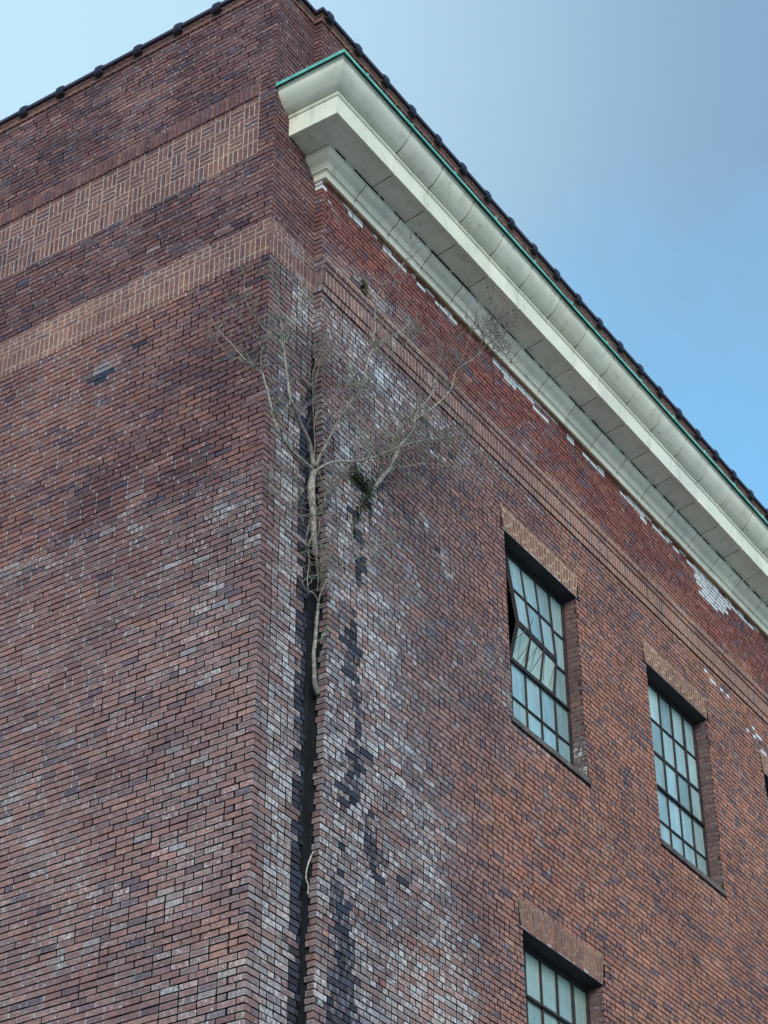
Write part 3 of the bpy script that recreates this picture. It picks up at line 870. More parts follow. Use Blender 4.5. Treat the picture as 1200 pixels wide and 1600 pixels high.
for (o, za, zb) in ((0.022, Z_TOP - 0.002, Z_TOP + 0.054), (0.045, Z_TOP + 0.063, Z_TOP + 0.098)):
    u = -o
    while u < 8.6:
        c = jit(pal(P_TAN, random.random()), 0.15); brick(mb, pl_L, u, u + w_ - JT, za, zb, o, c, 0.1, 0.1, 'l' if u < 0 else '')
        u += w_
    u = -o
    while u < PX - o - 0.02:
        c = jit(pal(P_TAN, random.random()), 0.15); brick(mb, pl_P, u, min(PX, u + w_ - JT), za, zb, o, c, 0.1, 0.1, 'l' if u < 0 else '')
        u += w_
    u = PX - o
    brick(mb, lambda a, d, z: (PX - d, a, z), -S - o, -0.01, za, zb, o, jit(P_TAN[0]), 0.1, 0.1, 'l')
    while u < R_END:
        c = jit(pal(P_TAN, random.random()), 0.15)
        brick(mb, pl_M, u, u + w_ - JT, za + tz(u), zb + tz(u), o, c, 0.1, 0.1, 'l' if u < PX else '')
        u += w_
mb.build('parapet_corbel', MAT_BRICK, B)
mb = MB()
cz = Z_TOP + 0.102
cop = [(-0.34, cz), (0.064, cz), (0.070, cz - 0.010), (0.080, cz - 0.008), (0.084, cz + 0.020), (0.076, cz + 0.045), (0.058, cz + 0.062), (0.02, cz + 0.075), (-0.13, cz + 0.10), (-0.34, cz + 0.06)]
run(mb, cop)
coping = mb.build('coping', MAT_COPING, B)
# ridge covers over the coping joints
def hoop():
    m_ = MB()
    prof = [(0.092, -0.012), (0.102, 0.022), (0.096, 0.058), (0.072, 0.085), (0.03, 0.102), (-0.08, 0.126), (-0.16, 0.13)]
    W = [(-0.062, 0.70), (-0.048, 0.93), (-0.02, 1.0), (0.02, 1.0), (0.048, 0.93), (0.062, 0.70)]
    vs = []
    for x, s in W:
        for (o, z) in prof: vs.append((x, -(o - (1 - s) * 0.05), z - (1 - s) * 0.06))
        for (o, z) in reversed(prof): vs.append((x, -(o - 0.05), z - 0.06))
    n = len(prof) * 2; fs = []
    for i in range(len(W) - 1):
        for k in range(n):
            k2 = (k + 1) % n
            fs.append((i * n + k, i * n + k2, (i + 1) * n + k2, (i + 1) * n + k))
    fs.append(tuple(range(n))); fs.append(tuple((len(W) - 1) * n + k for k in range(n - 1, -1, -1)))
    m_.add(vs, fs, smooth=True)
    return m_
proto = None
def place_hoop(loc, rz):
    global proto
    if proto is None:
        proto = hoop().build('joint_cover', MAT_COPING, coping); o = proto
    else:
        o = proto.copy(); link(o, coping)
    o.location = loc; o.rotation_euler = (0, random.uniform(-.03, .03), rz)
for y in (0.86, 1.43, 2.04, 2.64, 3.25, 3.84, 4.44, 5.04, 5.64, 6.24, 6.84, 7.44, 8.04):
    place_hoop((0, y, cz), -math.pi / 2)
place_hoop((0.28, 0, cz), 0)
x = 0.80
while x < R_END - .2:
    place_hoop((x, -S, cz + tz(x)), 0)
    x += 0.598

# ------------------------------------------------------------------ windows
PANE = WIN_W / 5
def pane_col():
    k = random.random()
    c = lerpc(lin((144, 180, 188)), lin((176, 206, 206)), k)
    s_ = 0.66 + 0.5 * random.random()
    return tuple(v * s_ for v in c)
def make_window(x0, zt, broken=False, dusty=False):
    x1 = x0 + WIN_W; zb = zt - WIN_H; yf = 0.082
    fr = MB()
    rows = [zt - 0.03, zt - 0.545, zt - 1.025, zt - 1.505, zt - 1.995, zb + 0.02]
    def bar(a, b, w=0.026, d=0.04, y=yf):
        w *= 0.84      # a,b: (x,z)
        if abs(a[0] - b[0]) < 1e-6: fr.box((a[0] - w / 2, y, min(a[1], b[1])), (a[0] + w / 2, y + d, max(a[1], b[1])))
        else: fr.box((min(a[0], b[0]), y + 0.002, a[1] - w / 2), (max(a[0], b[0]), y + d - 0.002, a[1] + w / 2))
    # outer frame, angle stops
    fr.box((x0, yf - 0.012, zb), (x0 + 0.035, yf + 0.06, zt)); fr.box((x1 - 0.035, yf - 0.012, zb), (x1, yf + 0.06, zt))
    fr.box((x0 + .035, yf - 0.012, zt - 0.045), (x1 - .035, yf + 0.06, zt - .002)); fr.box((x0 + .035, yf - 0.012, zb), (x1 - .035, yf + 0.06, zb + 0.03))
    va, vb = x0 + PANE, x0 + 4 * PANE
    gl = MB()
    def pane(xa, xb, za, zb_, y=yf + 0.02, f=None):
        g = 0.011
        q = [(xa + g, y, zb_ + g), (xb - g, y, zb_ + g), (xb - g, y, za - g), (xa + g, y, za - g)]
        if f: q = [f(p) for p in q]
        c = pane_col()
        if f and len(dusty_rows) and za < rows[2] + 0.01: c = lerpc(c, lin((176, 200, 186)), 0.75)
        if dusty and za > rows[2]: c = lerpc(c, lin((136, 160, 146)), 0.55)
        tw = [(p[0], p[1] + random.uniform(-.003, .003), p[2]) for p in q]
        gl.add(tw, [(0, 1, 2, 3)], c)
    dusty_rows = [1] if broken else []
    for k in range(1, 5):
        x = x0 + k * PANE
        thick = 0.048 if k in (1, 4) else 0.024
        if broken and k in (2, 3):
            bar((x, rows[3]), (x, rows[5]), thick); continue
        if broken and k in (1, 4):
            bar((x, rows[3]), (x, rows[5]), 0.028); bar((x + (-.012 if k == 1 else .012), rows[0]), (x + (-.012 if k == 1 else .012), rows[3]), 0.024); continue
        bar((x, rows[0] - .01), (x, rows[3] + 0.02), thick, 0.05, yf - 0.004); bar((x, rows[3]), (x, rows[5]), 0.026)
    for r in range(1, 5):
        w_ = 0.024
        if r in ((1, 3) if dusty else (2, 3)): w_ = 0.040
        if broken and r in (1, 2):
            bar((x0 + .03, rows[r]), (x0 + PANE, rows[r]), w_); bar((x0 + 4 * PANE, rows[r]), (x1 - .03, rows[r]), w_)
        else:
            bar((x0 + .03, rows[r]), (x1 - .03, rows[r]), w_, 0.045, yf - 0.002)
            if r == (1 if dusty else 3): fr.box((x0 + .03, yf - 0.022, rows[r] - 0.032), (x1 - .03, yf - 0.008, rows[r] - 0.006))
    for r in range(5):
        for k in range(5):
            if broken and r < 3 and 1 <= k <= 3: continue
            pane(x0 + k * PANE, x0 + (k + 1) * PANE, rows[r], rows[r + 1])
    win = fr.build('window', MAT_STEEL, B)
    if broken:
        vm = MB()
        def disp(p):
            x, y, z = p
            t = (x - va) / (vb - va); amp = 0.125 * (1 - t) + 0.055 * t
            if z >= rows[2] - 0.003: s_ = (rows[0] - z) / (rows[0] - rows[2])
            else: s_ = (z - rows[3]) / (rows[2] - rows[3])
            s_ = max(0, min(1.0, s_))
            return (x, y - amp * s_, z - 0.02 * s_ * (1 - t))
        def vbar(a, b, w=0.03, d=0.035):
            nseg = 8
            for i in range(nseg):
                p = (a[0] + (b[0] - a[0]) * i / nseg, a[1] + (b[1] - a[1]) * i / nseg); q = (a[0] + (b[0] - a[0]) * (i + 1) / nseg, a[1] + (b[1] - a[1]) * (i + 1) / nseg)
                if abs(a[0] - b[0]) < 1e-6: c8 = [(p[0] - w / 2, p[1]), (p[0] + w / 2, p[1]), (q[0] + w / 2, q[1]), (q[0] - w / 2, q[1])]
                else: c8 = [(p[0], p[1] - w / 2), (q[0], q[1] - w / 2), (q[0], q[1] + w / 2), (p[0], p[1] + w / 2)]
                vs = [disp((u_, yf, v_)) for u_, v_ in c8] + [(lambda P: (P[0], P[1] + d, P[2]))(disp((u_, yf, v_))) for u_, v_ in c8]
                vm.add(vs, [(0, 1, 2, 3), (7, 6, 5, 4), (0, 4, 5, 1), (1, 5, 6, 2), (2, 6, 7, 3), (3, 7, 4, 0)])
        e_ = 0.004
        for k in range(1, 5):
            x = x0 + k * PANE; x += 0.016 if k == 1 else (-0.016 if k == 4 else 0)
            vbar((x, rows[0] - .02), (x, rows[2]), 0.036 if k in (1, 4) else 0.022); vbar((x, rows[2]), (x, rows[3] + 0.02), 0.036 if k in (1, 4) else 0.022)
        vbar((va, rows[0] - 0.02), (vb, rows[0] - 0.02)); vbar((va, rows[1]), (vb, rows[1]), 0.022)
        vbar((va, rows[2] + 0.018), (vb, rows[2] + 0.018), 0.034); vbar((va, rows[2] - 0.02), (vb, rows[2] - 0.02), 0.03); vbar((va, rows[3] + 0.022), (vb, rows[3] + 0.022), 0.028)
        vent = vm.build('pushed_out_vent', MAT_STEEL, win)
        for r in range(3):
            for k in (1, 2, 3): pane(x0 + k * PANE, x0 + (k + 1) * PANE, rows[r], rows[r + 1], yf + 0.018, disp)
        # vine stems caught in the opening
        st = MB()
        st.tube([(va + 0.02, 0.0, zt - 1.25), (va + .12, -0.06, zt - 1.12), (va + 0.22, -0.09, zt - 0.98), (va + 0.27, -0.10, zt - 0.86)], [.006, .005, .004, .002], 5, lin((150, 150, 140)))
        st.build('vine_stem', MAT_BARK, win); st = MB()
        st.tube([(x0 + .05, 0.03, zt - 0.75), (x0 + .16, -0.02, zt - 0.70), (va - .03, -0.03, zt - 0.72)], [.005, .004, .002], 5, lin((150, 150, 140)))
        st.build('vine_stem', MAT_BARK, win); st = MB()
        st.tube([(x0 + .03, 0.03, zt - 0.6), (x0 + .10, 0.02, zt - 0.9), (x0 + .16, 0.0, zt - 1.2)], [.005, .004, .003], 5, lin((110, 110, 105)))
        st.build('vine_stem', MAT_BARK, win); st = MB()
        for kk in range(9):
            xa = va + 0.1 + random.random() * 0.8; za = rows[3] + 0.02 + random.random() * 0.1
            pts = [disp((xa + 0.10 * t + 0.12 * (kk % 3 - 1) * t, yf + 0.012, za + 0.36 * t)) for t in (0, .3, .6, 1.0)]
            st.tube(pts, [.0025] * 4, 4, lin((90, 96, 90) if kk % 2 else (205, 215, 208)))
        st.build('dead_vine', MAT_BARK, vent)
    gl.build('glass', MAT_GLASS, win)
    # lintel plate and angle
    lm = MB()
    lm.box((x0, -S + 0.006, zt + 0.001), (x1, 0.30, zt + 0.012)); lm.box((x0 + .01, 0.03, zt - 0.012), (x1 - .01, 0.06, zt + 0.0005))
    lm.box((x0 - 0.10, -S - 0.006, zt + 0.0015), (x1 + 0.10, -S + 0.004, zt + 0.0145), (1, 1, 1))
    lm.build('lintel', MAT_LINTEL, win)
    # rowlock sill
    sl = MB()
    x = x0 - 0.03
    while x < x1 + 0.03:
        c = jit(lerpc(pal(P_DARKJ, random.random()), lin((96, 98, 92)), 0.5), 0.2)
        f0 = -S - 0.018 + random.uniform(-.002, .002)
        a, b = x, x + CO - 0.006
        za = zb - 0.001; zf = zb + 0.066; zk = zb + 0.115
        vs = [(a, f0, za), (b, f0, za), (b, f0, zf), (a, f0, zf), (a, 0.12, za), (b, 0.12, za), (b, 0.12, zk), (a, 0.12, zk)]
        sl.add(vs, [(0, 1, 2, 3), (0, 4, 5, 1), (3, 2, 6, 7), (0, 3, 7, 4), (1, 5, 6, 2)], c, (0.25, 0.35, random.random()))
        x += CO
    sl.box((x0 - .03, -S - 0.008, zb + 0.002), (x1 + .03, 0.12, zb + 0.058), lin((70, 72, 70)))
    sl.build('sill', MAT_BRICK, win)
    # reveals
    for side_ in (0, 1):
        rv = MB()
        xx = x1 if side_ else x0
        sgn = -1 if side_ else 1
        pj = lambda u, d, z, xx=xx, sgn=sgn: (xx + sgn * d, u, z)
        rv.add([pj(-S + .01, -0.006, zb), pj(0.14, -0.006, zb), pj(0.14, -0.006, zt), pj(-S + .01, -0.006, zt)], [(0, 1, 2, 3)], lin((120, 112, 104)), (0.1, 0, 0))
        i = 0
        z = ZA + CO * math.ceil((zb - ZA) / CO - 0.01)
        while z < zt - 0.02:
            cuts = [(-S, 0.13)] if i % 2 else [(-S, -0.004), (0.006, 0.13)]
            for (p, q) in cuts:
                c = jit(lerpc(pal(P_DARKJ, random.random()), pal(P_LOW, random.random()), 0.3), 0.15)
                ef = 0.12 + (0.5 * math.exp(-((z - zb - 0.35) / 0.4) ** 2) if broken else 0.1)
                brick(rv, pj, p, q, z, min(z + CO - JT, zt - .003), 0.0 + random.random() * .001, c, ef, 0.2, 'l' if p == -S else '')
            z += CO; i += 1
        rv.build('reveal', MAT_BRICK, win)
    # flat arch of soldier bricks
    ar = MB()
    H = 5 * CO; xc = (x0 + x1) / 2; half = WIN_W / 2 + 0.005
    nB = 27; wb = 2 * half / nB
    def sh(p):
        u, d, z = p
        return (xc + (u - xc) * (1 + 0.075 * (z - zt) / H), d, z)
    mcol = lin((190, 166, 140)) if not dusty else lin((150, 130, 112))
    q = [sh((xc - half, -0.0004, zt + .014)), sh((xc + half, -0.0004, zt + .014)), sh((xc + half, -0.0004, zt + H + .006)), sh((xc - half, -0.0004, zt + H + .006))]
    ar.add([pl_M(*p) for p in q], [(0, 1, 2, 3)], mcol, (0.2, 0, 0))
    for i in range(nB):
        ua = xc - half + i * wb
        cuts = [(0, 0.2031), (0.2031, H)] if i % 3 == 0 else ([(0, 0.10155), (0.10155, 0.305), (.305, H)] if i % 3 == 1 else [(0, 0.135), (0.135, H)])
        for (p, q_) in cuts:
            c = tuple(v * 0.86 for v in jit(lerpc(pal(P_TAN, random.random()), pal(P_ORANGE, random.random()), 0.5), 0.22))
            brick(ar, pl_M, ua, ua + wb - 0.017, zt + 0.016 + p, zt + q_ - (0.012 if q_ < H - .01 else 0.013), 0.001, c, 0.22, 0.15 if not dusty else 0.35, shear=sh)
    x = x0 - 0.05
    while x < x1 + 0.03:      # lime leached along the lintel edge
        ln = random.uniform(.02, .12)
        if random.random() < (0.75 if (dusty or broken) else 0.25):
            brick(ar, pl_M, x, x + ln, zt + 0.011, zt + 0.011 + random.uniform(.008, .028), 0.0045, lin((176, 180, 176)), 0.5, 0.1, rag=.004)
        x += ln + random.uniform(.0, .06)
    ar.build('flat_arch', MAT_BRICK, win)
    return win
for wi, (x, zt) in enumerate(WINS):
        wn = make_window(x, zt, broken=(wi == 0), dusty=(zt < 12))
        if wi == 0: tag(wn, 'steel window with its middle vent pushed out and buckled')
BRANCHES = [
 ('A','trunk',[(0.947,0.02,13.883),(0.879,-0.003,13.988),(0.819,-0.027,14.176),(0.77,-0.05,14.372),(0.711,-0.073,14.524),(0.696,-0.097,14.664),(0.672,-0.12,14.735)],0.05,0.043),
 ('A','limb',[(0.676,-0.118,14.73),(0.451,-0.152,14.686),(0.207,-0.187,14.644),(-0.005,-0.222,14.683),(-0.069,-0.17,14.862),(-0.119,-0.137,15.124),(-0.174,-0.098,15.373),(-0.206,-0.089,15.413),(-0.316,0.023,15.537),(-0.425,0.133,15.736),(-0.513,0.216,15.864),(-0.507,0.176,15.949)],0.026,0.004),
 ('A','limb',[(0.676,-0.125,14.759),(0.608,-0.147,14.867),(0.522,-0.175,14.938),(0.427,-0.202,14.97),(0.311,-0.229,14.996),(0.205,-0.256,15.028),(0.122,-0.284,15.058),(-0.006,-0.311,15.122),(-0.04,-0.299,15.348),(-0.074,-0.286,15.577),(-0.104,-0.28,15.725),(-0.129,-0.281,15.774)],0.034,0.012),
 ('A','limb',[(-0.108,-0.283,15.737),(-0.172,-0.233,15.8),(-0.247,-0.167,15.87),(-0.303,-0.126,15.951),(-0.359,-0.085,16.031),(-0.404,-0.058,16.122),(-0.442,-0.042,16.23),(-0.464,-0.046,16.358),(-0.483,-0.054,16.512)],0.01,0.003),
 ('A','limb',[(-0.104,-0.28,15.725),(-0.061,-0.37,15.939),(-0.048,-0.421,16.051),(0.12,-0.352,16.334),(0.164,-0.376,16.397),(0.197,-0.4,16.445)],0.009,0.003),
 ('A','limb',[(-0.118,-0.282,15.756),(-0.145,-0.28,15.973),(-0.18,-0.268,16.157),(-0.198,-0.276,16.337),(-0.232,-0.265,16.429),(-0.261,-0.26,16.532)],0.009,0.003),
 ('A','limb',[(-0.075,-0.274,15.483),(-0.133,-0.23,15.472),(-0.184,-0.196,15.461),(-0.268,-0.118,15.447),(-0.342,-0.054,15.458),(-0.416,0.01,15.478),(-0.497,0.084,15.497),(-0.564,0.14,15.583),(-0.621,0.181,15.671)],0.008,0.003),
 ('A','limb',[(-0.174,-0.098,15.373),(-0.209,-0.085,15.577),(-0.219,-0.105,15.685),(-0.272,-0.068,15.832),(-0.336,-0.017,15.895),(-0.405,0.041,16.025),(-0.449,0.066,16.082)],0.007,0.0025),
 ('A','limb',[(0.684,-0.15,14.77),(0.734,-0.16,14.926),(0.764,-0.193,15.028),(0.805,-0.225,15.171),(0.848,-0.258,15.316),(0.88,-0.29,15.43),(0.912,-0.323,15.521),(1.038,-0.355,15.775),(1.12,-0.388,15.926),(1.313,-0.42,16.301),(1.449,-0.453,16.529),(1.589,-0.485,16.727),(1.848,-0.518,17.028),(2.036,-0.55,17.265)],0.022,0.004),
 ('A','limb',[(1.15,-0.399,15.975),(1.152,-0.414,16.107),(1.215,-0.437,16.427),(1.255,-0.459,16.55),(1.307,-0.482,16.664),(1.498,-0.505,16.86),(1.707,-0.527,17.088),(1.843,-0.55,17.302)],0.016,0.005),
 ('A','limb',[(1.264,-0.454,16.603),(1.235,-0.481,16.703),(1.228,-0.494,16.826),(1.222,-0.508,17.012),(1.228,-0.521,17.201),(1.297,-0.534,17.401),(1.379,-0.547,17.548),(1.541,-0.56,17.802),(1.719,-0.574,18.073),(1.782,-0.587,18.257),(1.819,-0.6,18.493)],0.01,0.003),
 ('A','limb',[(0.69,-0.123,14.713),(0.806,-0.15,14.846),(0.918,-0.189,14.949),(1.09,-0.228,15.049),(1.265,-0.267,15.151),(1.384,-0.306,15.234),(1.505,-0.345,15.335),(1.69,-0.383,15.511),(2.006,-0.422,15.781),(2.267,-0.461,15.983),(2.534,-0.5,16.156)],0.02,0.004),
 ('A','limb',[(0.838,-0.014,14.115),(0.824,-0.061,14.204),(0.826,-0.104,14.306),(0.851,-0.148,14.413),(0.866,-0.191,14.491),(0.88,-0.234,14.601),(0.907,-0.277,14.719),(1.013,-0.32,14.904),(1.122,-0.364,15.036),(1.292,-0.407,15.273),(1.468,-0.45,15.534)],0.013,0.004),
 ('A','limb',[(0.665,-0.125,14.769),(0.658,-0.149,14.979),(0.612,-0.171,15.144),(0.568,-0.192,15.269),(0.522,-0.214,15.435),(0.475,-0.235,15.644),(0.463,-0.257,15.794),(0.539,-0.278,16.134),(0.564,-0.3,16.227)],0.008,0.003),
 ('A','limb',[(0.568,-0.192,15.269),(0.606,-0.227,15.361),(0.689,-0.262,15.542),(0.776,-0.296,15.651),(0.817,-0.331,15.705),(0.94,-0.365,15.832),(1.066,-0.4,15.935)],0.006,0.002),
 ('A','limb',[(0.49,-0.256,15.645),(0.542,-0.257,15.847),(0.542,-0.278,16.007),(0.588,-0.3,16.201)],0.005,0.002),
 ('A','limb',[(0.774,-0.055,14.372),(0.575,-0.125,14.341),(0.308,-0.2,14.264),(0.097,-0.275,14.218),(0.024,-0.212,14.276)],0.005,0.002),
 ('A','limb',[(0.787,-0.039,14.308),(0.556,-0.103,14.183),(0.258,-0.165,14.017),(0.016,-0.226,13.937),(-0.038,-0.189,13.98),(-0.085,-0.159,14.1)],0.005,0.002),
 ('A','limb',[(0.811,-0.017,14.175),(0.676,-0.061,13.963),(0.61,-0.095,13.796),(0.64,-0.129,13.709),(0.719,-0.163,13.78),(0.757,-0.197,13.826),(0.982,-0.232,13.951),(1.326,-0.266,14.122),(1.683,-0.3,14.331)],0.006,0.002),
 ('A','limb',[(0.802,-0.037,14.24),(0.646,-0.102,14.175),(0.469,-0.168,14.02),(0.218,-0.234,13.889),(0.024,-0.3,13.783)],0.006,0.002),
 ('A','limb',[(1.245,-0.264,15.139),(1.263,-0.284,15.39),(1.206,-0.306,15.595),(1.137,-0.328,15.836),(1.116,-0.35,15.923)],0.009,0.004),
 ('A','limb',[(0.849,-0.015,14.082),(0.784,-0.016,13.966),(0.753,-0.017,13.848),(0.777,-0.018,13.694),(0.748,-0.019,13.489),(0.773,-0.02,13.316)],0.012,0.005),
 ('A','limb',[(0.868,-0.002,14.021),(0.918,-0.007,13.948),(0.91,-0.008,13.774),(0.945,-0.009,13.603),(0.925,-0.01,13.442)],0.01,0.004),
 ('A','limb',[(0.813,-0.03,14.21),(0.734,-0.033,14.108),(0.701,-0.037,13.948),(0.72,-0.04,13.836)],0.009,0.005),
 ('A','limb',[(0.77,-0.05,14.372),(0.836,-0.067,14.326),(0.848,-0.083,14.209),(0.805,-0.1,14.023)],0.008,0.004),
 ('B','trunk',[(1.727,-0.1,15.077),(1.755,-0.13,15.156),(1.807,-0.16,15.268),(1.86,-0.19,15.372),(1.938,-0.22,15.501),(1.969,-0.25,15.634),(1.999,-0.28,15.752)],0.045,0.026),
 ('B','limb',[(1.999,-0.28,15.752),(2.039,-0.304,15.861),(2.156,-0.329,16.03),(2.197,-0.353,16.151),(2.187,-0.378,16.248),(2.176,-0.402,16.318),(2.271,-0.427,16.458),(2.367,-0.451,16.628),(2.411,-0.476,16.737),(2.416,-0.5,16.837)],0.02,0.007),
 ('B','limb',[(2.189,-0.376,16.241),(2.296,-0.409,16.368),(2.348,-0.443,16.431),(2.594,-0.477,16.74),(2.721,-0.511,16.947),(2.739,-0.545,17.054),(2.745,-0.579,17.209),(2.861,-0.614,17.366),(3.038,-0.648,17.566),(3.207,-0.682,17.81),(3.291,-0.716,18.018),(3.333,-0.75,18.206)],0.013,0.004),
 ('B','limb',[(2.417,-0.499,16.82),(2.417,-0.518,16.921),(2.416,-0.538,17.048),(2.483,-0.559,17.223),(2.621,-0.579,17.449),(2.734,-0.6,17.679)],0.006,0.002),
 ('B','limb',[(1.86,-0.19,15.372),(1.978,-0.234,15.503),(2.225,-0.279,15.681),(2.414,-0.323,15.815),(2.605,-0.367,15.899),(2.799,-0.411,15.985),(3.135,-0.456,16.15),(3.556,-0.5,16.404)],0.01,0.002),
 ('B','limb',[(1.781,-0.145,15.208),(1.924,-0.188,15.329),(2.295,-0.23,15.455),(2.418,-0.273,15.428),(2.514,-0.315,15.359),(2.729,-0.357,15.361),(2.947,-0.4,15.372)],0.008,0.002),
 ('B','limb',[(1.847,-0.182,15.341),(1.853,-0.236,15.491),(1.859,-0.29,15.642),(1.905,-0.343,15.862),(2.055,-0.396,16.197),(2.169,-0.45,16.425)],0.008,0.003),
 ('B','limb',[(1.799,-0.149,15.284),(1.769,-0.218,15.362),(1.731,-0.276,15.482),(1.718,-0.334,15.66),(1.743,-0.392,15.865),(1.82,-0.45,16.106)],0.007,0.002),
 ('B','limb',[(1.852,-0.212,15.416),(2.119,-0.267,15.791),(2.287,-0.326,15.985),(2.523,-0.384,16.155),(2.832,-0.442,16.346),(3.085,-0.5,16.555)],0.008,0.002),
 ('B','limb',[(2.745,-0.579,17.209),(2.771,-0.653,17.379),(2.77,-0.726,17.531),(2.771,-0.8,17.734)],0.004,0.002),
 ('B','limb',[(2.861,-0.614,17.366),(3.096,-0.66,17.714),(3.273,-0.707,17.941),(3.392,-0.753,18.1),(3.547,-0.8,18.315)],0.004,0.002),
 ('B','limb',[(3.085,-0.663,17.62),(3.129,-0.705,17.841),(3.13,-0.753,18.011),(3.164,-0.802,18.236),(3.153,-0.85,18.42)],0.003,0.0015),
 ('B','limb',[(3.085,-0.663,17.62),(3.353,-0.725,17.892),(3.479,-0.788,18.097),(3.556,-0.85,18.387)],0.003,0.0015),
 ('C','trunk',[(0.957,-0.02,12.294),(0.886,-0.031,12.36),(0.856,-0.043,12.482),(0.825,-0.054,12.676),(0.827,-0.066,12.781),(0.828,-0.077,12.958),(0.83,-0.089,13.138),(0.822,-0.1,13.225)],0.042,0.016),
 ('C','limb',[(0.822,-0.1,13.225),(0.805,-0.133,13.292),(0.81,-0.167,13.379),(0.847,-0.2,13.476),(0.928,-0.233,13.6),(1.044,-0.267,13.736),(1.219,-0.3,13.915),(1.398,-0.333,14.082),(1.581,-0.367,14.254),(1.673,-0.4,14.358)],0.014,0.003),
 ('C','limb',[(0.822,-0.1,13.225),(0.733,-0.132,13.238),(0.635,-0.164,13.216),(0.506,-0.195,13.155),(0.376,-0.227,13.151),(0.269,-0.259,13.151),(0.193,-0.291,13.147),(0.037,-0.323,13.069),(-0.023,-0.277,13.103),(-0.111,-0.193,13.121),(-0.2,-0.11,13.16),(-0.275,-0.044,13.215)],0.016,0.003),
 ('C','limb',[(0.201,-0.285,13.147),(0.268,-0.287,13.243),(0.371,-0.287,13.33),(0.475,-0.287,13.404),(0.58,-0.287,13.479)],0.007,0.003),
 ('C','limb',[(0.351,-0.238,13.148),(0.447,-0.235,13.253),(0.53,-0.235,13.329),(0.688,-0.235,13.433)],0.006,0.003),
 ('C','limb',[(1.068,-0.273,13.762),(1.214,-0.303,13.819),(1.336,-0.335,13.861),(1.577,-0.368,13.969),(1.668,-0.4,14.033)],0.005,0.002),
 ('C','limb',[(0.8,-0.108,13.225),(0.811,-0.129,13.312),(0.822,-0.15,13.407)],0.004,0.002),
 ('R','root',[(0.989,-0.02,10.742),(0.889,-0.022,10.584),(0.821,-0.024,10.435),(0.801,-0.026,10.32),(0.839,-0.028,10.254),(0.819,-0.03,10.164)],0.012,0.006),
]

# ------------------------------------------------------------------ plants rooted in the brickwork
def catmull(pts, sub=3):
    P = [Vector(p) for p in pts]; out = []
    for i in range(len(P) - 1):
        p0 = P[max(i - 1, 0)]; p1 = P[i]; p2 = P[i + 1]; p3 = P[min(i + 2, len(P) - 1)]
        for k in range(sub):
            t = k / sub
            out.append(0.5 * ((2 * p1) + (-p0 + p2) * t + (2 * p0 - 5 * p1 + 4 * p2 - p3) * t * t + (-p0 + 3 * p1 - 3 * p2 + p3) * t ** 3))
    out.append(P[-1]); return out
def clear(p):
    """keep twigs outside the walls"""
    if p.x > -0.03 and p.y > -0.03 and p.x < 0.8: p.y = -0.03 - random.random() * 0.02
    if p.x >= 0.8 and p.y > -0.125: p.y = -0.125 - random.random() * 0.03
    return p
def grow(mb, p, d, ln, r, depth, pods, col, up=0.5, kids=2.2):
    n = max(3, int(ln / 0.06)); pts = [p.copy()]; dd = d.normalized(); step = ln / n
    for i in range(n):
        dd = (dd + Vector((random.gauss(0, .16), random.gauss(0, .16), random.gauss(0, .12) + up * 0.10))).normalized()
        pts.append(clear(pts[-1] + dd * step))
    mb.tube([tuple(q) for q in pts], [r * (1 - 0.7 * i / n) for i in range(n + 1)], 4, col)
    if depth > 0:
        for k in range(int(kids + random.random())):
            i = random.randint(1, n - 1)
            side = Vector((random.gauss(0, 1), random.gauss(0, .7), random.gauss(0.3, .7))).normalized()
            grow(mb, pts[i], (dd * 0.8 + side).normalized(), ln * random.uniform(.4, .75), r * 0.6, depth - 1, pods, col, up, kids)
    elif pods is not None and random.random() < pods[1]:
        pods[0].append((pts[-1].copy(), dd.copy()))
    return pts
def octa(mb, c, r, col):
    x, y, z = c
    s = (random.uniform(.7, 1.2), random.uniform(.7, 1.2), random.uniform(.8, 1.6))
    vs = [(x + r * s[0], y, z), (x - r * s[0], y, z), (x, y + r * s[1], z), (x, y - r * s[1], z), (x, y, z + r * s[2]), (x, y, z - r * s[2])]
    mb.add(vs, [(0, 2, 4), (2, 1, 4), (1, 3, 4), (3, 0, 4), (2, 0, 5), (1, 2, 5), (3, 1, 5), (0, 3, 5)], col)

